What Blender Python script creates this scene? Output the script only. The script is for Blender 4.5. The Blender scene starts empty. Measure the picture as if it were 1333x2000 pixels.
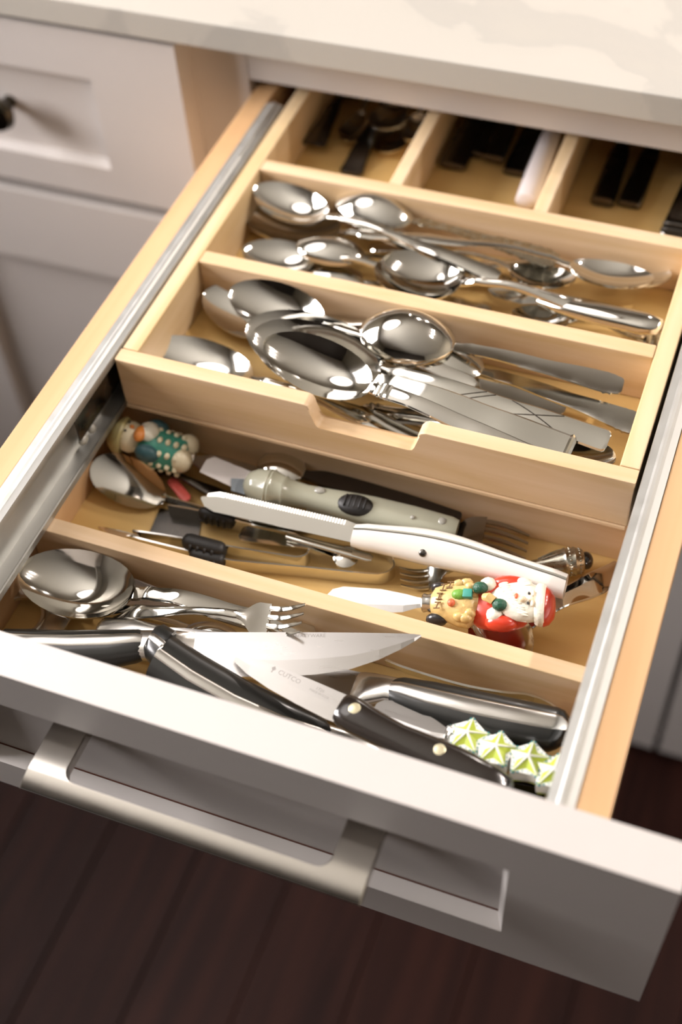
import bpy, bmesh, math, random
from mathutils import Vector, Matrix
random.seed(7)
# ------------------------------------------------------------------ camera
CAM = Vector((0.21667585, -0.29876886, 0.6052331))
RW = ((0.93464347, 0.35171812, -0.05230635),      # right
      (0.24353876, -0.74035044, -0.62655414),     # down
      (-0.25909547, 0.57286612, -0.7776207))      # forward
FPX = 2485.76
sc = bpy.context.scene
col = sc.collection
cam_d = bpy.data.cameras.new('camera'); cam_o = bpy.data.objects.new('camera', cam_d); col.objects.link(cam_o)
rx, dn, fw = [Vector(v) for v in RW]
m = Matrix((( rx.x, -dn.x, -fw.x, CAM.x), (rx.y, -dn.y, -fw.y, CAM.y), (rx.z, -dn.z, -fw.z, CAM.z), (0, 0, 0, 1)))
cam_o.matrix_world = m
cam_d.sensor_fit = 'VERTICAL'; cam_d.sensor_height = 36; cam_d.sensor_width = 24
cam_d.lens = FPX * 36 / 2000
cam_d.clip_start = 0.02; cam_d.clip_end = 50
cam_d.dof.use_dof = True; cam_d.dof.focus_distance = 0.80; cam_d.dof.aperture_fstop = 3.0
sc.camera = cam_o

def at(px, py, z):
    """point of the photographed place: the sight line through a pixel, met at height z"""
    d = rx * ((px - 666.5) / FPX) + dn * ((py - 1000) / FPX) + fw
    return CAM + d * ((z - CAM.z) / d.z)

# ------------------------------------------------------------------ world, lights, exposure
w = bpy.data.worlds.new('world'); sc.world = w; w.use_nodes = True
w.node_tree.nodes['Background'].inputs[0].default_value = (0.75, 0.85, 1.0, 1)
w.node_tree.nodes['Background'].inputs[1].default_value = 0.6
sc.view_settings.view_transform = 'Standard'; sc.view_settings.look = 'None'
sc.view_settings.gamma = 1; sc.view_settings.use_curve_mapping = False
sc.view_settings.exposure = -0.08
def area(name, loc, target, sx, sy, power, color):
    l = bpy.data.lights.new(name, 'AREA'); l.shape = 'ELLIPSE' if 'panel' in name else 'RECTANGLE'; l.size = sx; l.size_y = sy
    l.energy = power; l.color = color
    o = bpy.data.objects.new(name, l); col.objects.link(o); o.location = loc
    o.rotation_euler = (Vector(target) - Vector(loc)).to_track_quat('-Z', 'Y').to_euler(); return o
WX0, WX1, WY0, WY1, FZ, CZ = -1.9, 2.4, -2.4, 5.0, -0.86, 1.62
WIN = (-0.66, 0.62, 0.20, 1.40)                    # the window in the left wall: y0 y1 z0 z1
PANEL = (-1.78, -0.50, 0.02, 1.30)                 # the flat ceiling light box: x0 x1 y0 y1
area('window_daylight', (WX0 - 0.14, -0.02, 0.80), (0.0, -0.02, 0.60), 1.26, 1.18, 180, (1.0, 0.95, 0.94))
area('ceiling_panel_lamp', ((PANEL[0] + PANEL[1]) / 2, (PANEL[2] + PANEL[3]) / 2, CZ - 0.021), ((PANEL[0] + PANEL[1]) / 2, (PANEL[2] + PANEL[3]) / 2, 0), 1.22, 1.22, 13, (1.0, 0.94, 0.92))
DOWNLIGHTS = [(1.35, 0.75), (1.35, 1.30), (1.35, 1.90), (0.2, 2.9), (-0.7, 4.05), (0.8, 4.05)]
DL_POWER = 20

# ------------------------------------------------------------------ materials
MATS = {}
def new_mat(name):
    ma = bpy.data.materials.new(name); ma.use_nodes = True
    nt = ma.node_tree; b = nt.nodes['Principled BSDF']; MATS[name] = ma
    return ma, nt, b
def node(nt, t, **kw):
    n = nt.nodes.new(t)
    for k, v in kw.items(): setattr(n, k, v)
    return n
def rgb(c): return (c[0], c[1], c[2], 1)
def plain(name, c, rough=0.5, metal=0.0, var=0.06, scale=40, bump=0.0, coat=0.0, spec=None, trans=0, sss=0):
    ma, nt, b = new_mat(name)
    tc = node(nt, 'ShaderNodeTexCoord'); nz = node(nt, 'ShaderNodeTexNoise'); nz.inputs['Scale'].default_value = scale
    nz.inputs['Detail'].default_value = 4
    nt.links.new(tc.outputs['Object'], nz.inputs['Vector'])
    mx = node(nt, 'ShaderNodeMix', data_type='RGBA'); nt.links.new(nz.outputs['Fac'], mx.inputs[0])
    mx.inputs[6].default_value = rgb([max(0, x * (1 - var)) for x in c]); mx.inputs[7].default_value = rgb([min(1, x * (1 + var)) for x in c])
    nt.links.new(mx.outputs[2], b.inputs['Base Color'])
    b.inputs['Roughness'].default_value = rough; b.inputs['Metallic'].default_value = metal
    if coat: b.inputs['Coat Weight'].default_value = coat; b.inputs['Coat Roughness'].default_value = 0.12
    if spec is not None: b.inputs['Specular IOR Level'].default_value = spec
    if trans: b.inputs['Transmission Weight'].default_value = trans
    if sss: b.inputs['Subsurface Weight'].default_value = sss; b.inputs['Subsurface Radius'].default_value = (0.004, 0.003, 0.002)
    if bump:
        bp = node(nt, 'ShaderNodeBump'); bp.inputs['Strength'].default_value = bump; bp.inputs['Distance'].default_value = 0.0006
        nt.links.new(nz.outputs['Fac'], bp.inputs['Height']); nt.links.new(bp.outputs[0], b.inputs['Normal'])
    return ma
def steel(name, c=(0.70, 0.68, 0.64), r0=0.07, r1=0.16, scale=60, stretch=1.0):
    ma, nt, b = new_mat(name)
    tc = node(nt, 'ShaderNodeTexCoord'); mp = node(nt, 'ShaderNodeMapping'); mp.inputs['Scale'].default_value = (1, stretch, stretch)
    nz = node(nt, 'ShaderNodeTexNoise'); nz.inputs['Scale'].default_value = scale; nz.inputs['Detail'].default_value = 5
    nt.links.new(tc.outputs['Object'], mp.inputs[0]); nt.links.new(mp.outputs[0], nz.inputs['Vector'])
    mr = node(nt, 'ShaderNodeMapRange'); mr.inputs[1].default_value = 0.35; mr.inputs[2].default_value = 0.7
    mr.inputs[3].default_value = r0; mr.inputs[4].default_value = r1
    nt.links.new(nz.outputs['Fac'], mr.inputs[0]); nt.links.new(mr.outputs[0], b.inputs['Roughness'])
    b.inputs['Base Color'].default_value = rgb(c); b.inputs['Metallic'].default_value = 1
    return ma
def wood(name, c0, c1, axis=0, scale=9, rough=0.42, knots=0.0, dark=(0.30, 0.15, 0.06)):
    """fine straight grain running along the given axis"""
    ma, nt, b = new_mat(name)
    tc = node(nt, 'ShaderNodeTexCoord'); mp = node(nt, 'ShaderNodeMapping')
    s = [7.0, 7.0, 7.0]; s[axis] = 0.5
    mp.inputs['Scale'].default_value = s
    oi = node(nt, 'ShaderNodeObjectInfo')
    ad = node(nt, 'ShaderNodeVectorMath', operation='ADD'); nt.links.new(tc.outputs['Object'], mp.inputs[0])
    cmb = node(nt, 'ShaderNodeCombineXYZ'); mu = node(nt, 'ShaderNodeMath', operation='MULTIPLY'); mu.inputs[1].default_value = 37
    nt.links.new(oi.outputs['Random'], mu.inputs[0])
    for i in range(3): nt.links.new(mu.outputs[0], cmb.inputs[i])
    nt.links.new(mp.outputs[0], ad.inputs[0]); nt.links.new(cmb.outputs[0], ad.inputs[1])
    nz = node(nt, 'ShaderNodeTexNoise'); nz.inputs['Scale'].default_value = scale; nz.inputs['Detail'].default_value = 6
    nz.inputs['Distortion'].default_value = 0.6
    nt.links.new(ad.outputs[0], nz.inputs['Vector'])
    cr = node(nt, 'ShaderNodeValToRGB'); cr.color_ramp.elements[0].position = 0.32; cr.color_ramp.elements[1].position = 0.68
    cr.color_ramp.elements[0].color = rgb(c0); cr.color_ramp.elements[1].color = rgb(c1)
    nt.links.new(nz.outputs['Fac'], cr.inputs[0])
    out = cr.outputs[0]
    if knots:
        n2 = node(nt, 'ShaderNodeTexNoise'); n2.inputs['Scale'].default_value = 2.2; n2.inputs['Detail'].default_value = 3
        nt.links.new(ad.outputs[0], n2.inputs['Vector'])
        mr = node(nt, 'ShaderNodeMapRange'); mr.inputs[1].default_value = 0.62; mr.inputs[2].default_value = 0.78
        mr.inputs[3].default_value = 0; mr.inputs[4].default_value = knots
        nt.links.new(n2.outputs['Fac'], mr.inputs[0])
        mx = node(nt, 'ShaderNodeMix', data_type='RGBA'); nt.links.new(mr.outputs[0], mx.inputs[0])
        nt.links.new(out, mx.inputs[6]); mx.inputs[7].default_value = rgb(dark); out = mx.outputs[2]
    nt.links.new(out, b.inputs['Base Color'])
    b.inputs['Roughness'].default_value = rough; b.inputs['Specular IOR Level'].default_value = 0.15 if 'floor' in name else 0.4
    bp = node(nt, 'ShaderNodeBump'); bp.inputs['Strength'].default_value = 0.12; bp.inputs['Distance'].default_value = 0.0004
    nt.links.new(nz.outputs['Fac'], bp.inputs['Height']); nt.links.new(bp.outputs[0], b.inputs['Normal'])
    return ma

wood('maple_x', (0.62, 0.42, 0.22), (0.73, 0.54, 0.36), 0, knots=0.25)
wood('maple_y', (0.64, 0.46, 0.24), (0.75, 0.575, 0.38), 1, knots=0.12)
wood('maple_ply', (0.60, 0.39, 0.14), (0.70, 0.48, 0.20), 0, scale=5)
wood('birch_y', (0.56, 0.34, 0.17), (0.66, 0.43, 0.235), 1, scale=6)
wood('shim_wood', (0.42, 0.30, 0.16), (0.60, 0.47, 0.29), 0)
wood('raw_edge', (0.40, 0.26, 0.15), (0.52, 0.34, 0.20), 2)
wood('dark_floor', (0.013, 0.0035, 0.0024), (0.030, 0.0090, 0.0058), 1, scale=6, rough=0.55)
plain('white_paint', (0.575, 0.54, 0.52), 0.42, var=0.02, scale=25, bump=0.05)
plain('cabinet_dark', (0.05, 0.035, 0.025), 0.8)
plain('crack_brown', (0.10, 0.03, 0.015), 0.9)
plain('dark_reflected_wall', (0.035, 0.026, 0.02), 0.6, var=0.2, scale=6)  # unseen front wall, made dark so the steel mirrors dark tones
plain('wall_paint', (0.30, 0.27, 0.21), 0.8, var=0.03, scale=8)
plain('ceiling_paint', (0.68, 0.655, 0.59), 0.9, var=0.02, scale=8)
steel('polished_steel', (0.72, 0.70, 0.655), 0.05, 0.11, 90)
steel('worn_steel', (0.64, 0.625, 0.575), 0.11, 0.16, 70)
steel('satin_steel', (0.68, 0.66, 0.625), 0.22, 0.27, 60, 4)
steel('brushed_blade', (0.55, 0.53, 0.51), 0.27, 0.31, 30, 9)
steel('zinc_rail', (0.55, 0.55, 0.53), 0.46, 0.54, 70)
steel('nickel_pull', (0.60, 0.57, 0.53), 0.20, 0.24, 40, 3)
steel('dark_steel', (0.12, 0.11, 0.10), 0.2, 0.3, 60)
steel('smoky_steel', (0.34, 0.325, 0.30), 0.14, 0.22, 60)
steel('old_silver', (0.40, 0.375, 0.31), 0.18, 0.36, 160)
steel('bronze_dark', (0.07, 0.06, 0.045), 0.3, 0.45, 60)
plain('black_plastic', (0.012, 0.012, 0.011), 0.28, coat=0.2)
plain('black_rubber', (0.014, 0.013, 0.013), 0.5)
plain('brown_black', (0.013, 0.009, 0.007), 0.18, coat=0.5)
plain('white_plastic', (0.78, 0.74, 0.68), 0.3, coat=0.3)
plain('pearl_handle', (0.80, 0.76, 0.70), 0.22, var=0.03, scale=30, coat=0.4)
plain('pink_white', (0.78, 0.72, 0.72), 0.35)
plain('white_reflection', (0.80, 0.76, 0.76), 0.6)
plain('olive_plastic', (0.46, 0.46, 0.36), 0.22, coat=0.4, trans=0.15)
plain('smoke_plastic', (0.50, 0.49, 0.44), 0.2, coat=0.4, trans=0.3)
plain('red_plastic', (0.62, 0.10, 0.08), 0.4)
plain('cream_glaze', (0.80, 0.72, 0.52), 0.35, coat=0.3, bump=0.3, scale=300)
plain('beard_white', (0.82, 0.78, 0.66), 0.38, coat=0.25, bump=0.9, scale=260)
plain('skin_glaze', (0.80, 0.62, 0.42), 0.4, coat=0.3)
plain('suit_red', (0.60, 0.045, 0.018), 0.3, coat=0.4)
plain('pack_tan', (0.66, 0.46, 0.18), 0.4, coat=0.3, var=0.2, bump=0.8, scale=220)
plain('stitch_brown', (0.20, 0.11, 0.04), 0.5)
plain('lip_red', (0.75, 0.16, 0.07), 0.4)
plain('mitten_green', (0.018, 0.09, 0.05), 0.4, var=0.5, scale=900, bump=0.8)
plain('toy_green', (0.16, 0.36, 0.05), 0.4, var=0.4, scale=700, bump=0.5)
plain('toy_teal', (0.05, 0.30, 0.24), 0.4)
plain('boot_black', (0.02, 0.018, 0.02), 0.3, coat=0.4)
plain('orange_glaze', (0.72, 0.25, 0.05), 0.4)
plain('olive_glaze', (0.42, 0.36, 0.16), 0.4)
plain('robe_teal', (0.05, 0.27, 0.20), 0.4, var=0.5, scale=120)
plain('robe_blue', (0.04, 0.11, 0.13), 0.4)
plain('star_lime', (0.46, 0.55, 0.06), 0.3, var=0.12, scale=150, coat=0.4)
plain('star_white', (0.80, 0.80, 0.74), 0.32, coat=0.4)
plain('dot_teal', (0.01, 0.22, 0.24), 0.35)
plain('etched_grey', (0.30, 0.28, 0.265), 0.55)
plain('bead_black', (0.01, 0.009, 0.010), 0.15, coat=0.6)
plain('rivet_brass', (0.72, 0.66, 0.45), 0.3, metal=0.6)
plain('blue_grey', (0.24, 0.28, 0.32), 0.4)
# quartz worktop: pale with faint clouded veins
ma, nt, b = new_mat('quartz')
tc = node(nt, 'ShaderNodeTexCoord'); n1 = node(nt, 'ShaderNodeTexNoise'); n1.inputs['Scale'].default_value = 5; n1.inputs['Detail'].default_value = 8
n1.inputs['Distortion'].default_value = 1.8; nt.links.new(tc.outputs['Object'], n1.inputs['Vector'])
cr = node(nt, 'ShaderNodeValToRGB'); e = cr.color_ramp.elements
e[0].position = 0.30; e[0].color = (0.45, 0.425, 0.38, 1); e[1].position = 0.60; e[1].color = (0.485, 0.46, 0.415, 1)
x = cr.color_ramp.elements.new(0.46); x.color = (0.425, 0.405, 0.37, 1); x = cr.color_ramp.elements.new(0.485); x.color = (0.48, 0.455, 0.41, 1)
x = cr.color_ramp.elements.new(0.51); x.color = (0.48, 0.455, 0.41, 1)
nt.links.new(n1.outputs['Fac'], cr.inputs[0]); nt.links.new(cr.outputs[0], b.inputs['Base Color']); b.inputs['Roughness'].default_value = 0.5
# thin window glass
ma, nt, b = new_mat('window_glass')
tr = node(nt, 'ShaderNodeBsdfTransparent'); gl = node(nt, 'ShaderNodeBsdfGlossy'); gl.inputs['Roughness'].default_value = 0.02
fr = node(nt, 'ShaderNodeFresnel'); mxs = node(nt, 'ShaderNodeMixShader'); out = nt.nodes['Material Output']
nt.links.new(fr.outputs[0], mxs.inputs[0]); nt.links.new(tr.outputs[0], mxs.inputs[1]); nt.links.new(gl.outputs[0], mxs.inputs[2])
nt.links.new(mxs.outputs[0], out.inputs['Surface'])

# ------------------------------------------------------------------ object helpers
def link(name, me, mat, parent=None, smooth=True, angle=40):
    o = bpy.data.objects.new(name, me); col.objects.link(o)
    if mat: me.materials.append(MATS[mat])
    if smooth:
        me.polygons.foreach_set('use_smooth', [True] * len(me.polygons))
        me.set_sharp_from_angle(angle=math.radians(angle))
    if parent: o.parent = parent
    return o
def from_bm(name, bm, mat, parent=None, smooth=True, angle=40):
    bmesh.ops.recalc_face_normals(bm, faces=bm.faces)
    me = bpy.data.meshes.new(name); bm.to_mesh(me); bm.free()
    return link(name, me, mat, parent, smooth, angle)
def tag(o, label, cat, group=None, kind=None):
    if label: o['label'] = label
    if cat: o['category'] = cat
    if group: o['group'] = group
    if kind: o['kind'] = kind
    return o
def thing(name, label, cat, group=None, loc=(0, 0, 0)):
    o = bpy.data.objects.new(name, None); col.objects.link(o); o.location = loc; o.empty_display_size = 0.01
    return tag(o, label, cat, group)
def add_box(bm, x0, x1, y0, y1, z0, z1, bev=0.0, seg=2):
    r = bmesh.ops.create_cube(bm, size=1.0)
    vs = r['verts']
    for v in vs:
        v.co = Vector(((x0 + x1) / 2 + v.co.x * (x1 - x0), (y0 + y1) / 2 + v.co.y * (y1 - y0), (z0 + z1) / 2 + v.co.z * (z1 - z0)))
    if bev:
        es = list({e for v in vs for e in v.link_edges})
        bmesh.ops.bevel(bm, geom=es, offset=bev, segments=seg, affect='EDGES', profile=0.5, clamp_overlap=True)
def box(name, b6, mat, parent=None, bev=0.0008, seg=2):
    bm = bmesh.new(); add_box(bm, *b6, bev=bev, seg=seg)
    o = from_bm(name, bm, mat, parent)
    if bev: flat_normals(o)
    return o
def flat_normals(o):
    md = o.modifiers.new('weighted_normals', 'WEIGHTED_NORMAL'); md.keep_sharp = True; md.weight = 100
def frame(name, x0, x1, z0, z1, xi0, xi1, zi0, zi1, yf, yb, mat, bev):
    """a door frame in one painted piece: outer rectangle with a rectangular opening"""
    bm = bmesh.new()
    def ring(a, b_, c, d, y): return [bm.verts.new(q) for q in ((a, y, c), (b_, y, c), (b_, y, d), (a, y, d))]
    c = 0.0042                                         # the sloping moulding round the sunk panel
    of, inf, ob = ring(x0, x1, z0, z1, yf), ring(xi0, xi1, zi0, zi1, yf), ring(x0, x1, z0, z1, yb)
    ind, inb = ring(xi0 + c, xi1 - c, zi0 + c, zi1 - c, yf + 0.0085), ring(xi0 + c, xi1 - c, zi0 + c, zi1 - c, yb)
    es = []
    for i in range(4):
        j = (i + 1) % 4
        bm.faces.new((of[i], of[j], inf[j], inf[i])); bm.faces.new((ob[j], ob[i], inb[i], inb[j]))
        bm.faces.new((of[j], of[i], ob[i], ob[j])); bm.faces.new((inf[i], inf[j], ind[j], ind[i])); bm.faces.new((ind[i], ind[j], inb[j], inb[i]))
    for e in bm.edges:
        if e.calc_face_angle(0) > 0.5: es.append(e)
    bmesh.ops.bevel(bm, geom=es, offset=bev, segments=3, affect='EDGES', profile=0.5, clamp_overlap=True)
    o = from_bm(name, bm, mat); flat_normals(o); return o
def add_prism(bm, pts, z0, z1, bev=0.0, seg=2):
    """an outline in x,y given thickness from z0 to z1"""
    a = [bm.verts.new((p[0], p[1], z0)) for p in pts]; c = [bm.verts.new((p[0], p[1], z1)) for p in pts]
    n = len(pts); fs = [bm.faces.new(a[::-1]), bm.faces.new(c)]
    for i in range(n): fs.append(bm.faces.new((a[i], a[(i + 1) % n], c[(i + 1) % n], c[i])))
    if bev:
        es = {e for f in fs[:2] for e in f.edges}
        bmesh.ops.bevel(bm, geom=list(es), offset=bev, segments=seg, affect='EDGES', profile=0.5, clamp_overlap=True)
def prism(name, pts, z0, z1, mat, parent=None, bev=0.0, seg=2):
    bm = bmesh.new(); add_prism(bm, pts, z0, z1, bev, seg); o = from_bm(name, bm, mat, parent)
    if bev: flat_normals(o)
    return o
def add_rings(bm, rings, cap=True):
    vs = [[bm.verts.new(p) for p in r] for r in rings]; n = len(rings[0])
    for i in range(len(vs) - 1):
        for j in range(n):
            k = (j + 1) % n
            bm.faces.new((vs[i][j], vs[i][k], vs[i + 1][k], vs[i + 1][j]))
    if cap: bm.faces.new(vs[0][::-1]); bm.faces.new(vs[-1])
def rings_obj(name, rings, mat, parent=None, angle=40):
    bm = bmesh.new(); add_rings(bm, rings); return from_bm(name, bm, mat, parent, angle=angle)
def ell_ring(c, u, v, hw, ht, n=14, p=2.0):
    out = []
    for k in range(n):
        a = 2 * math.pi * k / n; ca, sa = math.cos(a), math.sin(a)
        out.append(Vector(c) + u * (hw * math.copysign(abs(ca) ** (2 / p), ca)) + v * (ht * math.copysign(abs(sa) ** (2 / p), sa)))
    return out
YV, ZV, XV = Vector((0, 1, 0)), Vector((0, 0, 1)), Vector((1, 0, 0))
def add_bar(bm, st, n=14, p=2.6):
    """loft along local x: stations (x, y, z, half width, half thickness)"""
    add_rings(bm, [ell_ring((s[0], s[1], s[2]), YV, ZV, max(s[3], 1e-5), max(s[4], 1e-5), n, s[5] if len(s) > 5 else p) for s in st])
def bar(name, st, mat, parent=None, n=14, p=2.6, angle=50):
    bm = bmesh.new(); add_bar(bm, st, n, p); return from_bm(name, bm, mat, parent, angle=angle)
def add_sweep(bm, path, hn, hz, closed=False):
    """a flat strip standing on edge along a plan path of (x, y, z): hn half thickness, hz half height"""
    P = [Vector(p) for p in path]; rings = []
    for i, q in enumerate(P):
        a = P[max(i - 1, 0)]; c = P[min(i + 1, len(P) - 1)]; t = (c - a).normalized()
        nrm = ZV.cross(t).normalized(); up = t.cross(nrm).normalized()
        h = hz[i] if isinstance(hz, (list, tuple)) else hz
        rings.append([q + nrm * hn + up * h, q - nrm * hn + up * h, q - nrm * hn - up * h, q + nrm * hn - up * h])
    add_rings(bm, rings)
def sweep(name, path, hn, hz, mat, parent=None):
    bm = bmesh.new(); add_sweep(bm, path, hn, hz); return from_bm(name, bm, mat, parent, angle=50)
def add_tube(bm, path, r, n=8):
    P = [Vector(p) for p in path]; rings = []
    for i, q in enumerate(P):
        a = P[max(i - 1, 0)]; c = P[min(i + 1, len(P) - 1)]; t = (c - a).normalized()
        u = t.cross(ZV if abs(t.z) < 0.9 else XV).normalized(); v = t.cross(u)
        rr = r[i] if isinstance(r, (list, tuple)) else r
        rings.append([q + u * (rr * math.cos(2 * math.pi * k / n)) + v * (rr * math.sin(2 * math.pi * k / n)) for k in range(n)])
    add_rings(bm, rings)
def add_ball(bm, c, r, rot=None, seg=14, noise=0.0):
    """an ellipsoid, optionally with a knobbly surface"""
    res = bmesh.ops.create_uvsphere(bm, u_segments=seg, v_segments=max(6, seg // 2 + 1), radius=1.0)
    R = rot if rot else Matrix.Identity(3)
    rr = r if isinstance(r, (tuple, list)) else (r, r, r)
    for v in res['verts']:
        k = 1 + (random.uniform(-noise, noise) if noise else 0)
        v.co = Vector(c) + R @ Vector((v.co.x * rr[0] * k, v.co.y * rr[1] * k, v.co.z * rr[2] * k))
def ball(name, c, r, mat, parent=None, rot=None, seg=14, noise=0.0):
    bm = bmesh.new(); add_ball(bm, c, r, rot, seg, noise); return from_bm(name, bm, mat, parent, angle=80)
def lerp_list(pts, s):
    if s <= pts[0][0]: return pts[0][1]
    for (a, x), (b_, y) in zip(pts, pts[1:]):
        if s <= b_:
            t = (s - a) / (b_ - a); t = t * t * (3 - 2 * t); return x + (y - x) * t
    return pts[-1][1]
POSED = {}
SEAT = {'fork': (3.2, -0.0, 0.0, 0.2), 'table_knife.005': (0, 1, 0, 0), 'spoon.003': (3, 0, 0, 0), 'table_knife.002': (0, 4, 0, 0), 'fork.001': (0, 1, 0, 0), 'serving_spoon': (0.5, 0.0, -0.0, 0.1), 'spoon': (5, 1, 0, 0), 'spoon.002': (-2, 0, 0, 0), 'fork.002': (4, 2, 0, 0), 'fork.003': (7.2, 5.1, 0.4, -0.2), 'teaspoon': (0.3, 8.5, 0.0, -0.1), 'tablespoon': (2, 10, 0, 0), 'tablespoon.001': (13, 11, 0, 0), 'tablespoon.004': (11.1, 0.0, 0.0, -0.2), 'serving_spoon.001': (11.1, 9.0, -0.0, 0.8), 'serving_spoon.002': (13, 0, 0, 0), 'serving_spoon.003': (13, 4, 0, 0), 'soup_spoon': (14.4, 3.8, 0.0, 0.5), 'spoon.015': (4, 1, 0, 0), 'spoon.005': (2, 0, 0, 0), 'spoon.006': (4, 0, 0, 0), 'spoon.007': (9.3, 0.5, -0.0, -0.1), 'spoon.008': (8, 5, 0, 0), 'spoon.011': (2, 0, 0, 0), 'butter_knife': (1, 13, 0, 0), 'spoon.009': (9, 0, 0, 0), 'spoon.012': (4, 5, 0, 0), 'spoon.013': (-0.4, -2.7, 3.2, 1.9), 'spoon.010': (4, 10, 0, 0), 'spoon.014': (0.0, 3.5, 0.1, 0.3), 'fork.004': (6, 0, 0, 0), 'teaspoon.002': (7, 8, 0, 0), 'cocktail_fork': (2, 0, 0, 0), 'serving_spoon.004': (3, 1, 0, 0), 'teaspoon.003': (0, 5, 0, 0), 'cheese_spreader.001': (8, 6, 0, 0), 'peeler': (7, 4, 0, 0), 'plastic_pick': (-1, 0, 0, 0), 'steel_pick': (5, 3, 0, 0), 'serrated_knife': (10, 13, 0, 0), 'cheese_spreader': (-0.1, 12.5, 4.2, 2.0), 'cheese_spreader.002': (1.3, 13.1, -2.7, 3.0), 'fork.007': (2, 0, 0, 0), 'butter_knife.001': (0, 9, 0, 0), 'kitchen_knife.002': (1, 11, 0, 0), 'serving_spoon.005': (8.7, 3.1, 0.0, -0.1), 'fork.006': (12.4, 3.1, -0.8, -0.3), 'cheese_spreader.003': (8.7, 10.9, -0.7, -0.2), 'kitchen_knife': (5, 0, 0, 0), 'paring_knife.001': (0, 9, 0, 0)}
def pose(root, A, B, roll=0.0):
    """set a thing down with its tip at A and its far end at B, turned about its length"""
    A = Vector(A); B = Vector(B)
    POSED[root.name] = (A.copy(), B.copy(), roll)
    if root.name in SEAT:                              # small lifts, shifts (mm) and turns (degrees) that seat a piece on the ones below it
        dA, dB, dy, dr = SEAT[root.name]; roll += dr
        A += (CAM - A) * (dA / 1000 / (CAM.z - A.z)); B += (CAM - B) * (dB / 1000 / (CAM.z - B.z))
        A.y += dy / 1000; B.y += dy / 1000
    X = (B - A).normalized(); Y = ZV.cross(X).normalized(); Z = X.cross(Y)
    M = Matrix(((X.x, Y.x, Z.x, A.x), (X.y, Y.y, Z.y, A.y), (X.z, Y.z, Z.z, A.z), (0, 0, 0, 1)))
    root.matrix_world = M @ Matrix.Rotation(math.radians(roll), 4, 'X')
    return (B - A).length

# ------------------------------------------------------------------ the room
def struct(o): o['kind'] = 'structure'; return o
fl = thing('floor', None, None); fl['kind'] = 'structure'
box('subfloor', (WX0, WX1, WY0, WY1, FZ - 0.06, FZ - 0.012), 'dark_floor', fl, bev=0)
pw = 0.118; k = 0; pm = None
nx = int((WX1 - WX0) / pw) + 1
for i in range(nx):
    x0 = WX0 + i * pw; y = WY0 - (i * 0.37 % 0.9)
    while y < 1.6:
        a, b2 = max(y, WY0), min(y + 1.2, 1.62); y += 1.2
        if b2 - a < 0.05: continue
        xx = min(x0 + pw - 0.0015, WX1)
        if xx - x0 < 0.02: continue
        pm2 = box('plank', (x0, xx, a + 0.0008, b2 - 0.0008, FZ - 0.012, FZ + random.uniform(-0.0006, 0)), 'dark_floor', fl, bev=0.0008, seg=1)
ceil_ = struct(box('ceiling', (WX0 - 0.1, WX1 + 0.1, WY0 - 0.1, WY1 + 0.1, CZ, CZ + 0.08), 'ceiling_paint', bev=0))
struct(box('wall_back', (WX0, WX1, WY1, WY1 + 0.1, FZ, CZ), 'wall_paint', bev=0))
struct(box('wall_front', (WX0, WX1, WY0 - 0.1, WY0, FZ, CZ), 'dark_reflected_wall', bev=0))
struct(box('wall_right', (WX1, WX1 + 0.1, WY0 - 0.1, WY1 + 0.1, FZ, CZ), 'wall_paint', bev=0))
bm = bmesh.new()
y0, y1, z0, z1 = WIN
for b6 in ((WY0 - 0.1, y0, FZ, CZ), (y1, WY1 + 0.1, FZ, CZ), (y0, y1, FZ, z0), (y0, y1, z1, CZ)):
    add_box(bm, WX0 - 0.1, WX0, *b6)
struct(from_bm('wall_left', bm, 'wall_paint'))
def glazing(name, y0, y1, z0, z1, mids, bar_w):
    bm = bmesh.new()
    for b6 in [(y0, y0 + bar_w, z0, z1), (y1 - bar_w, y1, z0, z1), (y0, y1, z0, z0 + bar_w), (y0, y1, z1 - bar_w, z1)] + [(m_ - bar_w / 2, m_ + bar_w / 2, z0, z1) for m_ in mids]:
        add_box(bm, WX0 - 0.07, WX0 - 0.02, *b6, bev=0.003)
    wf = struct(from_bm(name, bm, 'white_paint'))
    es = [y0 + bar_w] + [v for m_ in mids for v in (m_ - bar_w / 2, m_ + bar_w / 2)] + [y1 - bar_w]
    for a, c in zip(es[::2], es[1::2]): box('pane', (WX0 - 0.05, WX0 - 0.045, a, c, z0 + bar_w, z1 - bar_w), 'window_glass', wf, bev=0)
glazing('window_1', y0, y1, z0, z1, [(y0 + y1) / 2], 0.045)
bm = bmesh.new(); a, c, e, f = PANEL
n = 48; rr = (c - a) / 2
add_rings(bm, [[Vector(((a + c) / 2 + q * math.cos(2 * math.pi * k / n), (e + f) / 2 + q * math.sin(2 * math.pi * k / n), CZ - z)) for k in range(n)] for q, z in ((rr, 0.0005), (rr, 0.03), (rr - 0.01, 0.036), (rr - 0.028, 0.034), (rr - 0.03, 0.0005))], cap=False)
o = from_bm('ceiling_light_rim', bm, 'white_paint'); o.parent = ceil_
ma, nt, b = new_mat('lamp_trim'); b.inputs['Base Color'].default_value = (0.8, 0.78, 0.74, 1)
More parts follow.
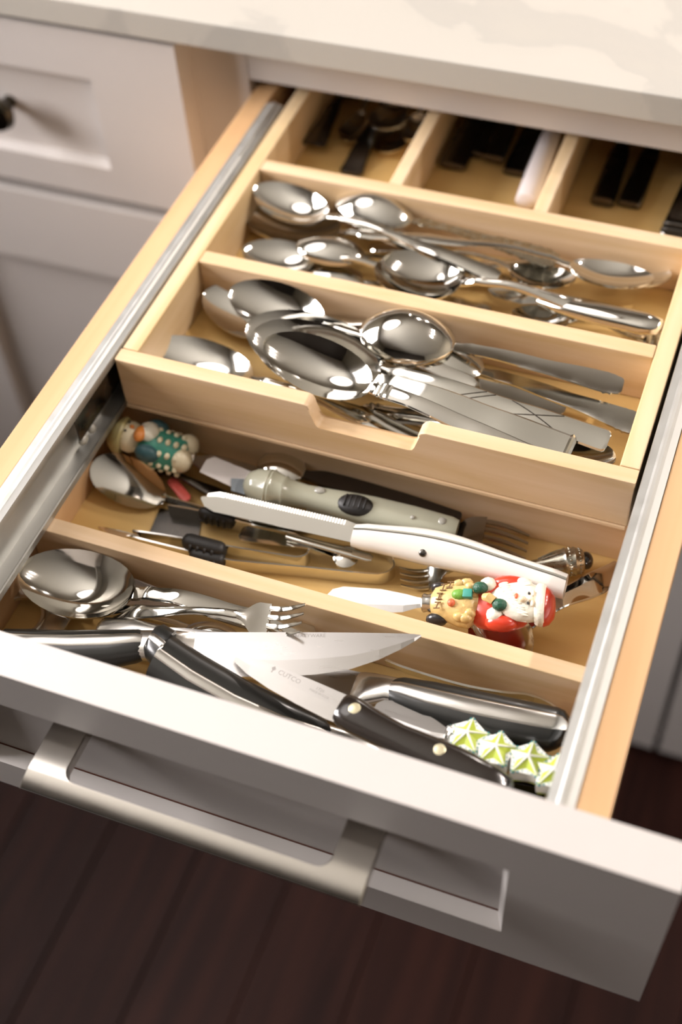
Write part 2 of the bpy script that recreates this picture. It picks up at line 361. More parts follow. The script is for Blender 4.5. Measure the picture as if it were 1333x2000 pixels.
for (lx, ly) in DOWNLIGHTS:
    t = thing('downlight', None, None, None, (lx, ly, CZ)); t.parent = ceil_
    bm = bmesh.new(); n = 24
    prof = [(0.062, 0.0), (0.062, -0.006), (0.05, -0.008), (0.046, -0.003), (0.046, 0.0)]
    add_rings(bm, [[Vector((r * math.cos(2 * math.pi * q / n), r * math.sin(2 * math.pi * q / n), z)) for q in range(n)] for r, z in prof], cap=False)
    from_bm('trim_ring', bm, 'lamp_trim', t)
    l = bpy.data.lights.new('downlight_lamp', 'AREA'); l.shape = 'DISK'; l.size = 0.085; l.energy = DL_POWER; l.color = (1.0, 0.895, 0.82)
    o = bpy.data.objects.new('downlight_lamp', l); col.objects.link(o); o.parent = t; o.location = (0, 0, -0.004)

# ------------------------------------------------------------------ base cabinets, left drawer, worktop
YC, DF = 0.552, 0.0255
cab = thing('base_cabinet', 'white painted base cabinet run under the pale worktop, drawer opening in its face frame', 'cabinet', None, (0, YC, FZ))
cab_off = Vector((0, YC, FZ))
def cpart(name, b6, mat, bev=0.001, parent=None):
    o = box(name, b6, mat, None, bev); o.parent = parent or cab; o.matrix_parent_inverse = Matrix.Translation(-cab_off); return o
cpart('frame_rail', (-0.219, 0.219, YC, YC + 0.019, 0.008, 0.038), 'white_paint')
cpart('frame_rail', (-0.219, 0.219, YC, YC + 0.019, -0.195, -0.160), 'white_paint')
cpart('frame_stile', (-0.300, -0.2195, YC, YC + 0.019, -0.84, 0.038), 'white_paint')
cpart('frame_stile', (0.2195, 0.300, YC, YC + 0.019, -0.84, 0.038), 'white_paint')
cpart('frame_stile', (-0.70, -0.640, YC, YC + 0.019, -0.84, 0.038), 'white_paint')
cpart('frame_rail', (-0.6395, -0.3005, YC, YC + 0.019, 0.008, 0.038), 'white_paint')
cpart('side_panel', (-0.262, -0.246, YC + 0.020, 1.15, -0.84, 0.0375), 'cabinet_dark')
cpart('side_panel', (0.246, 0.262, YC + 0.020, 1.15, -0.84, 0.0375), 'cabinet_dark')
cpart('back_panel', (-0.70, 0.80, 1.152, 1.165, -0.84, 0.0375), 'cabinet_dark')
cpart('shelf_panel', (-0.244, 0.244, YC + 0.020, 1.15, -0.20, -0.188), 'cabinet_dark')
cpart('toe_kick', (-0.70, 0.80, YC + 0.03, YC + 0.045, FZ, -0.842), 'cabinet_dark')
for a, c in ((-0.70, -0.14), (-0.137, 0.045), (0.048, 0.07), (0.073, 0.60)):
    cpart('shim_strip', (a, c, YC + 0.004 + (0.003 if a in (-0.70, 0.048) else 0), YC + 0.06, 0.0385, 0.0495), 'shim_wood', bev=0.0005)
def shaker(parent, x0, x1, ztop, zbot, yb, th, rail_t, rail_b, stile, rec=0.010, off=None, mat='white_paint', bev=0.0016):
    """a frame-and-panel front: two stiles, two rails and the sunk panel, each its own piece"""
    yf = yb - th; out = []
    def pc(name, b6, bv):
        o = box(name, b6, mat, None, bv); o.parent = parent
        if off: o.matrix_parent_inverse = Matrix.Translation(-Vector(off))
        return o
    o = frame('frame', x0, x1, zbot, ztop, x0 + stile, x1 - stile, zbot + rail_b, ztop - rail_t, yf, yb, mat, bev); o.parent = parent
    if off: o.matrix_parent_inverse = Matrix.Translation(-Vector(off))
    pc('panel', (x0 + stile - 0.004, x1 - stile + 0.004, yf + rec, yb - 0.004, zbot + rail_b - 0.004, ztop - rail_t + 0.004), 0)
def door(x0, x1, zt, zb):
    d = thing('door', None, None); d.parent = cab; d.matrix_parent_inverse = Matrix.Translation(-cab_off)
    shaker(d, x0, x1, zt, zb, YC - 0.0005, DF, 0.087, 0.087, 0.087); return d
door(-0.648, -0.271, -0.141, -0.83)
door(-0.262, -0.012, -0.172, -0.83); door(-0.008, 0.2405, -0.172, -0.83); door(0.2475, 0.60, -0.172, -0.83)
rf_ = thing('drawer_front', None, None); rf_.parent = cab; rf_.matrix_parent_inverse = Matrix.Translation(-cab_off)
shaker(rf_, 0.2475, 0.60, 0.0445, -0.168, YC - 0.0005, DF, 0.045, 0.045, 0.087)
ld = thing('drawer', 'closed white drawer with a sunk front panel and dark knob, left of the open drawer', 'drawer', None, (-0.46, YC, -0.05))
shaker(ld, -0.648, -0.271, 0.0445, -0.1265, YC - 0.0005, DF, 0.045, 0.0335, 0.087, off=(-0.46, YC, -0.05))
kb = bmesh.new(); n = 20
prof = [(0.006, 0.0), (0.006, -0.012), (0.013, -0.016), (0.0165, -0.022), (0.014, -0.028), (0.004, -0.030)]
add_rings(kb, [[Vector((-0.456 + r * math.cos(2 * math.pi * q / n), YC - DF + 0.0095 + y, -0.045 + r * math.sin(2 * math.pi * q / n))) for q in range(n)] for r, y in prof])
kn = from_bm('knob', kb, 'bronze_dark'); kn.parent = ld; kn.matrix_parent_inverse = Matrix.Translation(-Vector((-0.46, YC, -0.05)))
kn['label'] = 'dark round knob'
ct = box('countertop', (-1.5, 1.6, 0.522, 1.20, 0.050, 0.0735), 'quartz', None, bev=0.002)
tag(ct, 'pale quartz worktop with faint grey veins lying over the cabinets', 'worktop')

# ------------------------------------------------------------------ the open drawer
dr = thing('drawer', 'open white fronted wooden drawer pulled out and filled with cutlery', 'drawer', None, (0, 0.0, -0.153))
doff = Vector((0, 0, -0.153))
def dp(o, parent=None):
    o.parent = parent or dr; o.matrix_parent_inverse = Matrix.Translation(-doff); return o
for sx in (-1, 1):
    dp(box('side_panel', (min(sx * 0.197, sx * 0.215), max(sx * 0.197, sx * 0.215), 0.0, 0.72, -0.140, 0.0), 'birch_y', None, 0.0012))
dp(box('bottom_panel', (-0.1968, 0.1968, 0.0005, 0.708, -0.102, -0.095), 'maple_ply', None, 0))
dp(box('back_panel', (-0.1968, 0.1968, 0.7085, 0.72, -0.140, -0.055), 'birch_y', None))
dp(box('divider', (-0.1965, 0.1965, 0.1065, 0.1185, -0.0949, -0.0485), 'maple_x', None, 0.0012))
dp(box('divider', (-0.1965, 0.1965, 0.2365, 0.2485, -0.0949, -0.0485), 'maple_x', None, 0.0012))
# slide rails: folded channels along both side panels
def rail(sx):
    prof = [(0.1968, 0.0006), (0.1925, 0.0012), (0.1905, 0.0026), (0.1885, 0.0026), (0.187, 0.0012), (0.1826, 0.0006), (0.1819, -0.0010), (0.1819, -0.0046), (0.1830, -0.0046),
            (0.1830, -0.0016), (0.1950, -0.0016), (0.1950, -0.0300), (0.1935, -0.0340), (0.1935, -0.0450), (0.1832, -0.0462), (0.1830, -0.0435), (0.1815, -0.0430), (0.1815, -0.0478), (0.1968, -0.0478)]
    bm = bmesh.new()
    add_rings(bm, [[Vector((sx * x, y, z)) for x, z in prof] for y in (0.0008, 0.535)])
    return dp(from_bm('slide_rail', bm, 'zinc_rail', angle=25))
for sx in (-1, 1):
    r_ = rail(sx)
    bm = bmesh.new(); xa, xb = sorted((sx * 0.1875, sx * 0.1862))
    add_box(bm, xa, xb, 0.172, 0.30, -0.031, -0.006, bev=0.0004)
    xa, xb = sorted((sx * 0.1875, sx * 0.1838)); add_box(bm, xa, xb, 0.172, 0.30, -0.0072, -0.0058, bev=0.0004)
    xa, xb = sorted((sx * 0.1930, sx * 0.1875)); add_box(bm, xa, xb, 0.185, 0.30, -0.030, -0.020, bev=0.0004)
    o = from_bm('slide_bracket', bm, 'dark_steel'); dp(o)
    bm = bmesh.new(); add_ball(bm, (sx * 0.1885, 0.178, -0.036), (0.003, 0.005, 0.004), None, 10); add_ball(bm, (sx * 0.1885, 0.190, -0.037), (0.003, 0.004, 0.004), None, 10)
    o = from_bm('bearing', bm, 'smoke_plastic'); dp(o)
# drawer front
W, ZT, ZB, TH = 0.2561, 0.0061, -0.1527, 0.0263
df = thing('drawer_front', None, None); dp(df)
ST, RT, RB = 0.0842, 0.0388, 0.0341
def fp(o): o.parent = df; return o
fp(frame('frame', -W, W, ZB, ZT, -W + ST, W - ST, ZB + RB, ZT - RT, -TH, -0.0003, 'white_paint', 0.0022))
fp(box('panel', (-W + ST - 0.004, W - ST + 0.004, -0.0162, -0.004, ZB + RB - 0.004, ZT - RT + 0.004), 'white_paint', None, 0))
cl = fp(box('joint_crack', (-W + ST + 0.0042, W - ST - 0.0046, -0.0168, -0.0162, ZB + RB + 0.0032, ZB + RB + 0.0052), 'crack_brown', None, 0)); cl['label'] = 'thin red-brown crack along the lower rail'
# bow pull: a flat plate with a wide cut-out, bent down at its front edge
bm = bmesh.new()
def pull_pts():
    out = [(-0.1068, -0.0165), (-0.1068, -0.0625), (0.1018, -0.0625), (0.1018, -0.0165), (0.0790, -0.0165)]
    r = 0.007; x, y = 0.0790 - r, -0.0515 + r
    for k in range(7): a = math.radians(0 - 90 * k / 6); out.append((x + r * math.cos(a), y + r * math.sin(a)))
    x = -0.0838 + r
    for k in range(7): a = math.radians(-90 - 90 * k / 6); out.append((x + r * math.cos(a), y + r * math.sin(a)))
    out.append((-0.0838, -0.0165)); return out
T_ = 0.0075
def drop(y):
    t = max(0, (-0.040 - y) / 0.0225); return -0.0050 * t ** 4
pp = pull_pts()
# legs and crossbar as lofted strips so that the bend stays smooth
def bent(x0f, x1f, ys):
    rings = []
    for y in ys:
        z = -0.0475 + drop(y); sl = (drop(y + 0.0005) - drop(y - 0.0005)) / 0.001
        ny = -sl / math.hypot(1, sl) * T_; nz = T_ / math.hypot(1, sl)
        a, c = x0f(y), x1f(y)
        e = 0.0007
        rings.append([Vector(q) for q in ((a, y, z - e), (a + e, y, z), (c - e, y, z), (c, y, z - e), (c, y - ny, z - nz), (a, y - ny, z - nz))])
    add_rings(bm, rings)
r = 0.008; yi = -0.0515
def inL(y): t = max(0.0, (yi + r) - y) / r; return -0.0838 + r * (1 - math.sqrt(max(0, 1 - min(1, t) ** 2)))
def inR(y): t = max(0.0, (yi + r) - y) / r; return 0.0790 - r * (1 - math.sqrt(max(0, 1 - min(1, t) ** 2)))
ysl = [-0.0163, -0.025, -0.034, -0.040, -0.0435] + [-0.0435 - r * math.sin(math.radians(a)) for a in (15, 30, 45, 60, 75, 90)]
bent(lambda y: -0.1068, inL, ysl); bent(inR, lambda y: 0.1018, ysl)
bent(lambda y: -0.1068, lambda y: 0.1018, [-0.0515, -0.054, -0.0565, -0.059, -0.0612, -0.0625])
bmesh.ops.remove_doubles(bm, verts=bm.verts, dist=1e-6)
o = from_bm('pull_handle', bm, 'nickel_pull', angle=35); dp(o); o['label'] = 'wide brushed metal pull with a slot'

# ------------------------------------------------------------------ the sliding tray in the upper part of the drawer
tr_ = thing('cutlery_tray', 'pale wooden sliding tray with dividers and a notched front, resting in the drawer rails', 'tray', None, (0, 0.4, -0.046))
def tp(o): o.parent = tr_; o.matrix_parent_inverse = Matrix.Translation(-Vector((0, 0.4, -0.046))); return o
TX0, TX1 = -0.1806, 0.1792
tp(box('side_wall', (TX0, TX0 + 0.0125, 0.2366, 0.706, -0.0427, 0.0), 'maple_y', None, 0.0012))
tp(box('side_wall', (TX1 - 0.0125, TX1, 0.2366, 0.706, -0.0427, 0.0), 'maple_y', None, 0.0012))
# front wall with a finger notch
pts = [(TX0, -0.0427), (TX1, -0.0427), (TX1, 0.0), (0.0440, 0.0), (0.0405, -0.0012), (0.0385, -0.004), (0.0375, -0.0165), (0.0355, -0.0200), (0.0320, -0.0212),
       (-0.0300, -0.0212), (-0.0335, -0.0198), (-0.0352, -0.0165), (-0.0365, -0.004), (-0.0380, -0.0012), (-0.0410, 0.0), (TX0, 0.0)]
bm = bmesh.new(); add_prism(bm, pts, -0.2364, -0.2242, bev=0.0014, seg=2)
for v in bm.verts: v.co = Vector((v.co.x, -v.co.z, v.co.y))
fwl = tp(from_bm('front_wall', bm, 'maple_x')); flat_normals(fwl)
tp(box('divider', (TX0 + 0.0127, TX1 - 0.0127, 0.3355, 0.3485, -0.0405, 0.0), 'maple_x', None, 0.0012))
tp(box('divider', (TX0 + 0.0127, TX1 - 0.0127, 0.4510, 0.4640, -0.0405, 0.0), 'maple_x', None, 0.0012))
tp(box('divider', (-0.0650, -0.0540, 0.4642, 0.694, -0.0405, -0.0005), 'maple_y', None, 0.0012))
tp(box('divider', (0.0495, 0.0605, 0.4642, 0.694, -0.0405, -0.0005), 'maple_y', None, 0.0012))
tp(box('back_wall', (TX0 + 0.0127, TX1 - 0.0127, 0.694, 0.706, -0.0405, 0.0), 'maple_x', None, 0.0012))
tp(box('bottom_panel', (TX0 + 0.001, TX1 - 0.001, 0.2232, 0.705, -0.0458, -0.0428), 'maple_x', None, 0.0005))
tp(box('floor_panel', (TX0 + 0.0127, TX1 - 0.0127, 0.2366, 0.694, -0.0427, -0.0407), 'maple_ply', None, 0))

# ------------------------------------------------------------------ cutlery builders (local x runs from the tip to the far end, z is up)
def strip(bm, st, nv=8, chamfer=0.0):
    """stations (x, half width, z of the rim, dish depth, thickness): a dished or crowned strip"""
    rings = []
    vv = [-1 + 2 * k / nv for k in range(nv + 1)] if not chamfer else [-1, -0.86, -0.5, 0, 0.5, 0.86, 1]
    for x, wd, zr, d, t in st:
        top = []; bot = []
        for v in vv:
            q = 1 - v * v
            top.append(Vector((x, wd * v, zr - d * q - (chamfer if abs(v) == 1 else 0))))
            db = d if d > 0 else 0.25 * d
            bot.append(Vector((x, wd * v, zr - db * q - t)))
        rings.append(top + bot[::-1])
    add_rings(bm, rings)
PLAIN = [(0, 1.0), (0.25, 0.9), (0.75, 1.9), (0.95, 2.2), (1, 1.5)]
def handle_rings(x0, L, nw, prof, zp, t, crown, bumps, n=34):
    out = []
    ss = [k / n for k in range(n + 1)]
    for (s, wd, h) in bumps: ss += [s - wd, s - wd * 0.5, s, s + wd * 0.5, s + wd]
    ss = sorted({round(min(1, max(0, s)), 5) for s in ss})
    ss = ss[:-1] + [0.985, 0.996, 1.0]; ss = sorted(set(ss))
    for s in ss:
        wd = nw * lerp_list(prof, s)
        if s > 0.98: wd *= {0.985: 0.97, 0.996: 0.80}.get(s, 0.55 if s == 1.0 else 1.0)
        add = 0
        for (b0, bw_, h) in bumps: add += h * max(0, 1 - abs(s - b0) / bw_)
        out.append((x0 + (L - x0) * s, wd * (1 + add * 60), lerp_list(zp, s) + add, -(crown + 0.15 * add), t + add))
    return out
def spoon(name, label, A, N, B, bw, mat='polished_steel', roll=0, flip=False, bd=0.0085, nw=0.0026, prof=PLAIN, arch=0.009, t=0.0016,
          crown=0.0009, bumps=(), group=None, cat='spoon', hmat=None, egg=1.04, rimrise=0.3, lift=0.0, lines=False):
    A3, N3, B3 = at(*A), at(*N), at(*B); A3.z -= lift
    r = thing(name, label, cat, group)
    L = pose(r, A3, B3, roll + (180 if flip else 0))
    bl = (N3 - A3).dot((B3 - A3).normalized())
    zn = arch * (1 if not flip else -0.35)
    st = []
    n = 16
    for k in range(n + 1):
        u = (1 - math.cos(math.pi * k / n)) / 2
        uu = u ** egg
        wd = bw * max(0.0, 1 - abs(2 * uu - 1) ** 2.05) ** 0.52
        blend = max(0, (u - 0.8) / 0.2); wd = max(wd, nw * blend, 0.0012 if k == 0 else 0)
        d = bd * max(0, math.sin(math.pi * min(1, uu))) ** 0.8 + (-crown) * (1 if k == n else 0)
        zr = zn * (max(0, (u - 0.55) / 0.45) ** 2) * rimrise + (0.0015 * (1 - u) ** 6 if not flip else 0) + lift * (1 - u) ** 1.3
        st.append((bl * u, wd, zr, d, t))
    x0 = bl * 0.985
    zj = zn * rimrise
    zp = [(0, zj), (0.10, zn * 0.75), (0.26, zn), (0.62, zn * 0.55), (1, 0.0)]
    hr = handle_rings(bl, L, nw, prof, zp, t, crown, bumps)
    bm = bmesh.new(); strip(bm, st); from_bm('bowl', bm, mat, r, angle=50)
    bm = bmesh.new(); strip(bm, hr, 6, min(0.0008, t * 0.4)); ho = from_bm('handle', bm, hmat or mat, r, angle=28)
    if lines:                                       # engraved lines crossing the handle
        bm = bmesh.new()
        for sa, sb in ((0.36, 0.47), (0.58, 0.80), (0.80, 0.58), (0.40, 0.51)):
            P = []
            for k in range(9):
                q = k / 8; s = sa + (sb - sa) * q; v = (-0.84 + 1.68 * q); wd = nw * lerp_list(prof, s)
                P.append((bl + (L - bl) * s, wd * v, lerp_list(zp, s) + crown * (1 - v * v) + 0.0001))
            add_tube(bm, P, 0.00035, 6)
        from_bm('engraved_line', bm, 'dark_steel', ho)
    return r
def fork(name, label, A, N, B, hw, mat='polished_steel', roll=0, flip=False, tines=4, tl=0.5, nw=0.0027, prof=PLAIN, arch=0.007, dip=0.006, t=0.0018,
         crown=0.0008, bumps=(), group=None, hmat=None, nohandle=False):
    A3, N3, B3 = at(*A), at(*N), at(*B)
    r = thing(name, label, 'fork', group); L = pose(r, A3, B3, roll + (180 if flip else 0))
    hl = (N3 - A3).dot((B3 - A3).normalized()); zn = arch * (1 if not flip else -0.3)
    def zc(u): return -dip * math.sin(math.pi * min(1, u)) + zn * 0.4 * max(0, (u - 0.5) / 0.5) ** 2
    st = []
    for k in range(11):
        u = tl + (1 - tl) * k / 10; q = k / 10
        wd = hw * (1 - 0.05 * q) if q < 0.35 else nw + (hw * 0.98 - nw) * (0.5 + 0.5 * math.cos(math.pi * (q - 0.35) / 0.65)) ** 1.1
        st.append((hl * u, wd, zc(u), 0.0012 * (1 - q) - crown * q, t))
    bm = bmesh.new(); strip(bm, st, 6); from_bm('head', bm, mat, r, angle=50)
    tw = hw / tines * 0.62
    for i in range(tines):
        y = -hw + hw * (2 * i + 1) / tines
        ts = []
        for k in range(9):
            u = (tl + 0.02) * k / 8; ww = tw * (0.45 + 0.55 * min(1, k / 5)); 
            ts.append((hl * u, y, zc(u) - t / 2, ww, t * (0.35 + 0.15 * min(1, k / 3))))
        bm = bmesh.new(); add_bar(bm, ts, 8, 3); from_bm('tine', bm, mat, r, angle=50)
    zp = [(0, zn * 0.4), (0.10, zn * 0.8), (0.26, zn), (0.62, zn * 0.55), (1, 0.0)]
    bm = bmesh.new(); strip(bm, handle_rings(hl, L, nw, prof, zp, t, crown, bumps), 6, min(0.0008, t * 0.4)); from_bm('handle', bm, hmat or mat, r, angle=28)
    return r
def blade(r, st, t, mat='brushed_blade', name='blade', grind=0.35):
    """stations (x, y edge, y spine): a blade lying flat, thick at the spine and thin at the edge"""
    rings = []
    for x, ye, ys in st:
        ym = ye + (ys - ye) * grind
        rings.append([Vector((x, ye, 0)), Vector((x, ym, t / 2)), Vector((x, ys, t / 2)), Vector((x, ys, -t / 2)), Vector((x, ym, -t / 2))])
    bm = bmesh.new(); add_rings(bm, rings); return from_bm(name, bm, mat, r, angle=3)
def rod(name, label, cat, A, B, st, mat, roll=0, group=None, p=2.6, part='handle', n=14):
    """one long piece: stations in fractions of the length (s, y, z, half width, half thickness)"""
    r = thing(name, label, cat, group); L = pose(r, at(*A), at(*B), roll)
    bar(part, [(s[0] * L,) + tuple(s[1:]) for s in st], mat, r, n, p); return r, L

# ------------------------------------------------------------------ tray, back row: handles and bowls pointing out of the dark
WIDE = [(0, 1.0), (0.3, 1.1), (0.8, 2.9), (0.97, 3.3), (1, 3.1)]
MID = [(0, 1.0), (0.25, 1.0), (0.75, 2.2), (0.95, 2.6), (1, 2.0)]
SQ = [(0, 1.0), (0.12, 1.3), (0.5, 2.4), (1, 3.5)]
BANDS = [(0.90, 0.014, 0.0007), (0.94, 0.014, 0.0007), (0.10, 0.012, 0.0006), (0.13, 0.012, 0.0006)]
G_B = 'utensils in the back row of the tray'
fork('fork', 'fork with a wide flat handle reaching down to the tray divider, back left compartment', (778, 165, -0.034), (752, 200, -0.034), (684, 338, -0.0375), 0.011, 'dark_steel', prof=WIDE, nw=0.003, group=G_B)
fork('fork', 'dark fork handle with a square end beside the left tray wall, back left compartment', (690, 160, -0.030), (672, 186, -0.030), (612, 282, -0.032), 0.011, 'dark_steel', prof=SQ, nw=0.003, group=G_B)
spoon('spoon', 'spoon with a bright curved tip in the middle of the back left compartment', (741, 254, -0.026), (775, 203, -0.024), (815, 140, -0.024), 0.016, 'polished_steel', group=G_B, bd=0.006)
spoon('spoon', 'spoon with a bright lower lip beside the first lengthwise divider, back left compartment', (745, 300, -0.034), (790, 235, -0.034), (845, 150, -0.034), 0.016, 'polished_steel', group=G_B, bd=0.006)
spoon('spoon', 'spoon tip shining against the first lengthwise divider, back left compartment', (796, 276, -0.024), (820, 225, -0.022), (862, 150, -0.022), 0.012, 'polished_steel', group=G_B, bd=0.006)
spoon('spoon', 'spoon tip half hidden between two dark handles, back left compartment', (676, 278, -0.036), (706, 222, -0.036), (752, 150, -0.036), 0.012, 'polished_steel', group=G_B, bd=0.005)
def back_handle(label, A, B, hw, mat='dark_steel', ht=0.0035, p=3.0, st=None):
    r, L = rod('table_knife', label, 'knife', A, B, st or [(0, 0, 0, 0.004, ht), (0.3, 0, 0, hw * 0.85, ht), (0.8, 0, 0, hw, ht), (0.985, 0, 0, hw * 0.97, ht), (1, 0, 0, hw * 0.8, ht * 0.5)], mat, group=G_B, p=p)
    blade(r, [(-0.04, -0.004, 0.004), (-0.02, -0.008, 0.008), (0.004, -0.006, 0.006)], 0.0016, 'worn_steel')
back_handle('dark knife handle leaning against the first lengthwise divider, back middle compartment', (945, 200, -0.032), (882, 327, -0.0365), 0.0120)
back_handle('dark knife handle with a bright end edge, second from left, back middle compartment', (985, 200, -0.036), (926, 304, -0.037), 0.0085)
back_handle('broad dark knife handle in the middle of the back middle compartment', (1010, 205, -0.030), (962, 312, -0.037), 0.0095)
back_handle('dark square ended knife handle left of the white one, back middle compartment', (1060, 220, -0.034), (1005, 340, -0.037), 0.0105)
back_handle('glossy white rounded knife handle in the back middle compartment', (1092, 225, -0.030), (1028, 396, -0.031), 0.0095, 'pink_white', 0.007, 2.2)
back_handle('dark handle with a bright rounded end, left in the back right compartment', (1222, 270, -0.034), (1176, 397, -0.037), 0.0098, ht=0.0045)
back_handle('dark flat handle beside the one with the bright end, back right compartment', (1285, 270, -0.034), (1228, 402, -0.037), 0.0095)
spoon('serving_spoon', 'wide banded handle against the right tray wall, back right compartment', (1405, 215, -0.030), (1384, 262, -0.030), (1318, 462, -0.034), 0.016, 'dark_steel', prof=SQ, nw=0.0033, t=0.002, bumps=[(0.90, 0.02, 0.0008), (0.95, 0.02, 0.0008)], group=G_B)

# ------------------------------------------------------------------ tray, second row: a heap of spoons
G2 = 'spoons in the second tray row'
spoon('spoon', 'wood reflecting upturned spoon mostly hidden behind the second tray wall, lower left of the row', (583, 528, -0.036), (708, 553, -0.034), (960, 612, -0.036), 0.016, flip=True, bd=0.007, group=G2)
spoon('spoon', 'large dark spoon lying lowest beside the left tray wall, second row', (476, 410, -0.029), (655, 468, -0.027), (908, 522, -0.024), 0.0235, bd=0.010, group=G2)
spoon('spoon', 'small spoon pressed against the second tray wall at its left end', (474, 488, -0.027), (612, 516, -0.025), (880, 556, -0.036), 0.0165, bd=0.008, roll=8, arch=0.012, group=G2)
spoon('spoon', 'upturned spoon lying between the dark bowl and the nested pair, second row', (580, 480, -0.030), (714, 484, -0.030), (1000, 552, -0.034), 0.0160, flip=True, bd=0.0085, group=G2)
spoon('spoon', 'outer spoon of the nested pair beside the second tray wall', (733, 522, -0.027), (892, 566, -0.024), (1270, 640, -0.030), 0.0215, bd=0.009, roll=8, arch=0.014, group=G2, prof=WIDE, nw=0.003, crown=0.002)
spoon('spoon', 'inner spoon of the nested pair with two lamp glints', (746, 512, -0.021), (897, 560, -0.018), (1150, 606, -0.034), 0.0200, bd=0.009, roll=8, group=G2)
spoon('spoon', 'upper left spoon leaning on the third tray wall over the dark bowl', (500, 366, -0.013), (632, 434, -0.019), (976, 540, -0.022), 0.0180, lift=0.006, bd=0.0085, roll=10, group=G2, prof=MID)
spoon('spoon', 'right hand spoon with its tip farthest to the right, second row', (1313, 540, -0.024), (1160, 552, -0.028), (880, 520, -0.036), 0.0160, bd=0.006, roll=8, group=G2)
spoon('spoon', 'broad pinkish spoon at the right end of the second row, lying on another', (1278, 548, -0.019), (1105, 553, -0.021), (700, 452, -0.018), 0.0175, bd=0.0065, roll=10, group=G2, prof=MID)
spoon('spoon', 'spoon with a bright lower rim in the middle right of the second row', (1122, 555, -0.016), (985, 542, -0.018), (720, 486, -0.034), 0.0150, bd=0.0065, roll=6, group=G2)
spoon('spoon', 'upturned spoon with an ornate patterned handle, topmost at the back of the second row', (655, 394, -0.017), (800, 438, -0.014), (1090, 512, -0.022), 0.0215, flip=True, bd=0.0145, group=G2, prof=[(0, 1), (0.1, 1.5), (0.2, 1.1), (0.5, 1.7), (0.62, 2.7), (0.9, 3.6), (1, 2.6)],
      bumps=[(0.08, 0.02, 0.0008), (0.70, 0.03, 0.0008), (0.78, 0.03, 0.0008), (0.86, 0.03, 0.0008), (0.93, 0.02, 0.0007)], hmat='old_silver')
spoon('spoon', 'ornate spoon handle end in the corner of the second tray wall and the right wall', (1000, 612, -0.037), (1110, 640, -0.037), (1292, 664, -0.034), 0.014, bd=0.006, group=G2, prof=WIDE, bumps=[(0.85, 0.03, 0.0009), (0.93, 0.03, 0.0009)], hmat='old_silver')
r, L = rod('butter_knife', 'butter knife with a fat rounded steel handle at the right of the second row', 'knife', (955, 566, -0.030), (1296, 640, -0.022), [(0.30, 0, 0, 0.003, 0.003), (0.36, 0, 0, 0.005, 0.004), (0.42, 0, 0, 0.008, 0.0055), (0.65, 0, 0, 0.010, 0.0065), (0.9, 0, 0, 0.0098, 0.006), (0.98, 0, 0, 0.007, 0.0045), (1, 0, 0, 0.003, 0.002)], 'polished_steel', p=2.1, group=None)
blade(r, [(0, -0.001, 0.001), (0.008, -0.006, 0.004), (0.03, -0.0075, 0.005), (0.31 * L, -0.003, 0.003)], 0.0016, 'worn_steel')

# ------------------------------------------------------------------ tray, front row: big spoons
G1 = 'spoons in the front tray row'
spoon('tablespoon', 'spoon with a brown reflection, half under its neighbour by the second tray wall, front row', (401, 572, -0.025), (556, 662, -0.030), (850, 745, -0.034), 0.0215, lift=0.003, bd=0.010, roll=15, group=G1)
spoon('tablespoon', 'spoon lying on its neighbour beside the second tray wall, front row', (452, 564, -0.017), (618, 646, -0.021), (930, 752, -0.026), 0.0205, lift=0.003, bd=0.010, roll=17, group=G1)
spoon('tablespoon', 'single spoon in the front left corner of the tray, cut by the front wall', (294, 672, -0.027), (484, 750, -0.028), (822, 858, -0.033), 0.0205, lift=0.002, bd=0.009, roll=7, group=G1, prof=WIDE, nw=0.003)
spoon('tablespoon', 'slim upturned handle lying deepest under the heap, front row', (640, 678, -0.036), (800, 728, -0.034), (1104, 804, -0.033), 0.017, flip=True, bd=0.006, group=G1, prof=[(0, 1), (0.2, 1.4), (0.8, 2.5), (1, 2.0)], nw=0.003)
spoon('teaspoon', 'small dark spoon tip showing behind the round bowl, front row', (918, 686, -0.028), (800, 660, -0.032), (600, 622, -0.036), 0.0140, bd=0.007, group=G1)
for (A, N, B, lab) in (((560, 640, -0.036), (650, 668, -0.035), (845, 735, -0.030), 'slim fork handle with a beaded end under the round bowl, nearer one'), ((600, 632, -0.037), (680, 660, -0.036), (842, 718, -0.029), 'slim fork handle with a beaded end under the round bowl, farther one')):
    fork('fork', lab, A, N, B, 0.010, 'worn_steel', prof=[(0, 1), (0.5, 1.2), (0.85, 1.9), (1, 1.2)], bumps=[(0.80, 0.03, 0.0007), (0.86, 0.03, 0.0008), (0.92, 0.03, 0.0008), (0.97, 0.02, 0.0006)], group='slim forks in the front tray row')
spoon('tablespoon', 'upturned spoon with a flaring banded handle end, lower of the two upturned ones', (764, 672, -0.030), (928, 728, -0.022), (1244, 832, -0.022), 0.0205, flip=True, bd=0.010, group=G1, prof=[(0, 1.0), (0.12, 1.4), (0.5, 1.9), (1, 3.1)], nw=0.0033, t=0.0022, crown=0.0014, bumps=BANDS, mat='worn_steel')
spoon('serving_spoon', 'largest spoon, lowest of the nested stack of three, handle crossed by engraved lines', (486, 630, -0.018), (726, 724, -0.016), (1190, 862, -0.024), 0.0265, lift=0.007, bd=0.012, roll=17, group=G1, prof=[(0, 1.3), (0.1, 1.3), (0.5, 1.6), (1, 2.2)], nw=0.0038, t=0.0018, hmat='worn_steel', lines=True)
spoon('serving_spoon', 'middle spoon of the nested stack, with a broad hammered flat handle and square end', (499, 644, -0.012), (716, 742, -0.010), (1120, 878, -0.014), 0.0250, lift=0.007, bd=0.012, roll=17, group=G1, prof=[(0, 1.3), (0.1, 1.4), (0.5, 2.0), (1, 2.5)], nw=0.0038, t=0.0022, hmat='worn_steel', crown=0.0004, bumps=[(0.975, 0.012, 0.0011)])
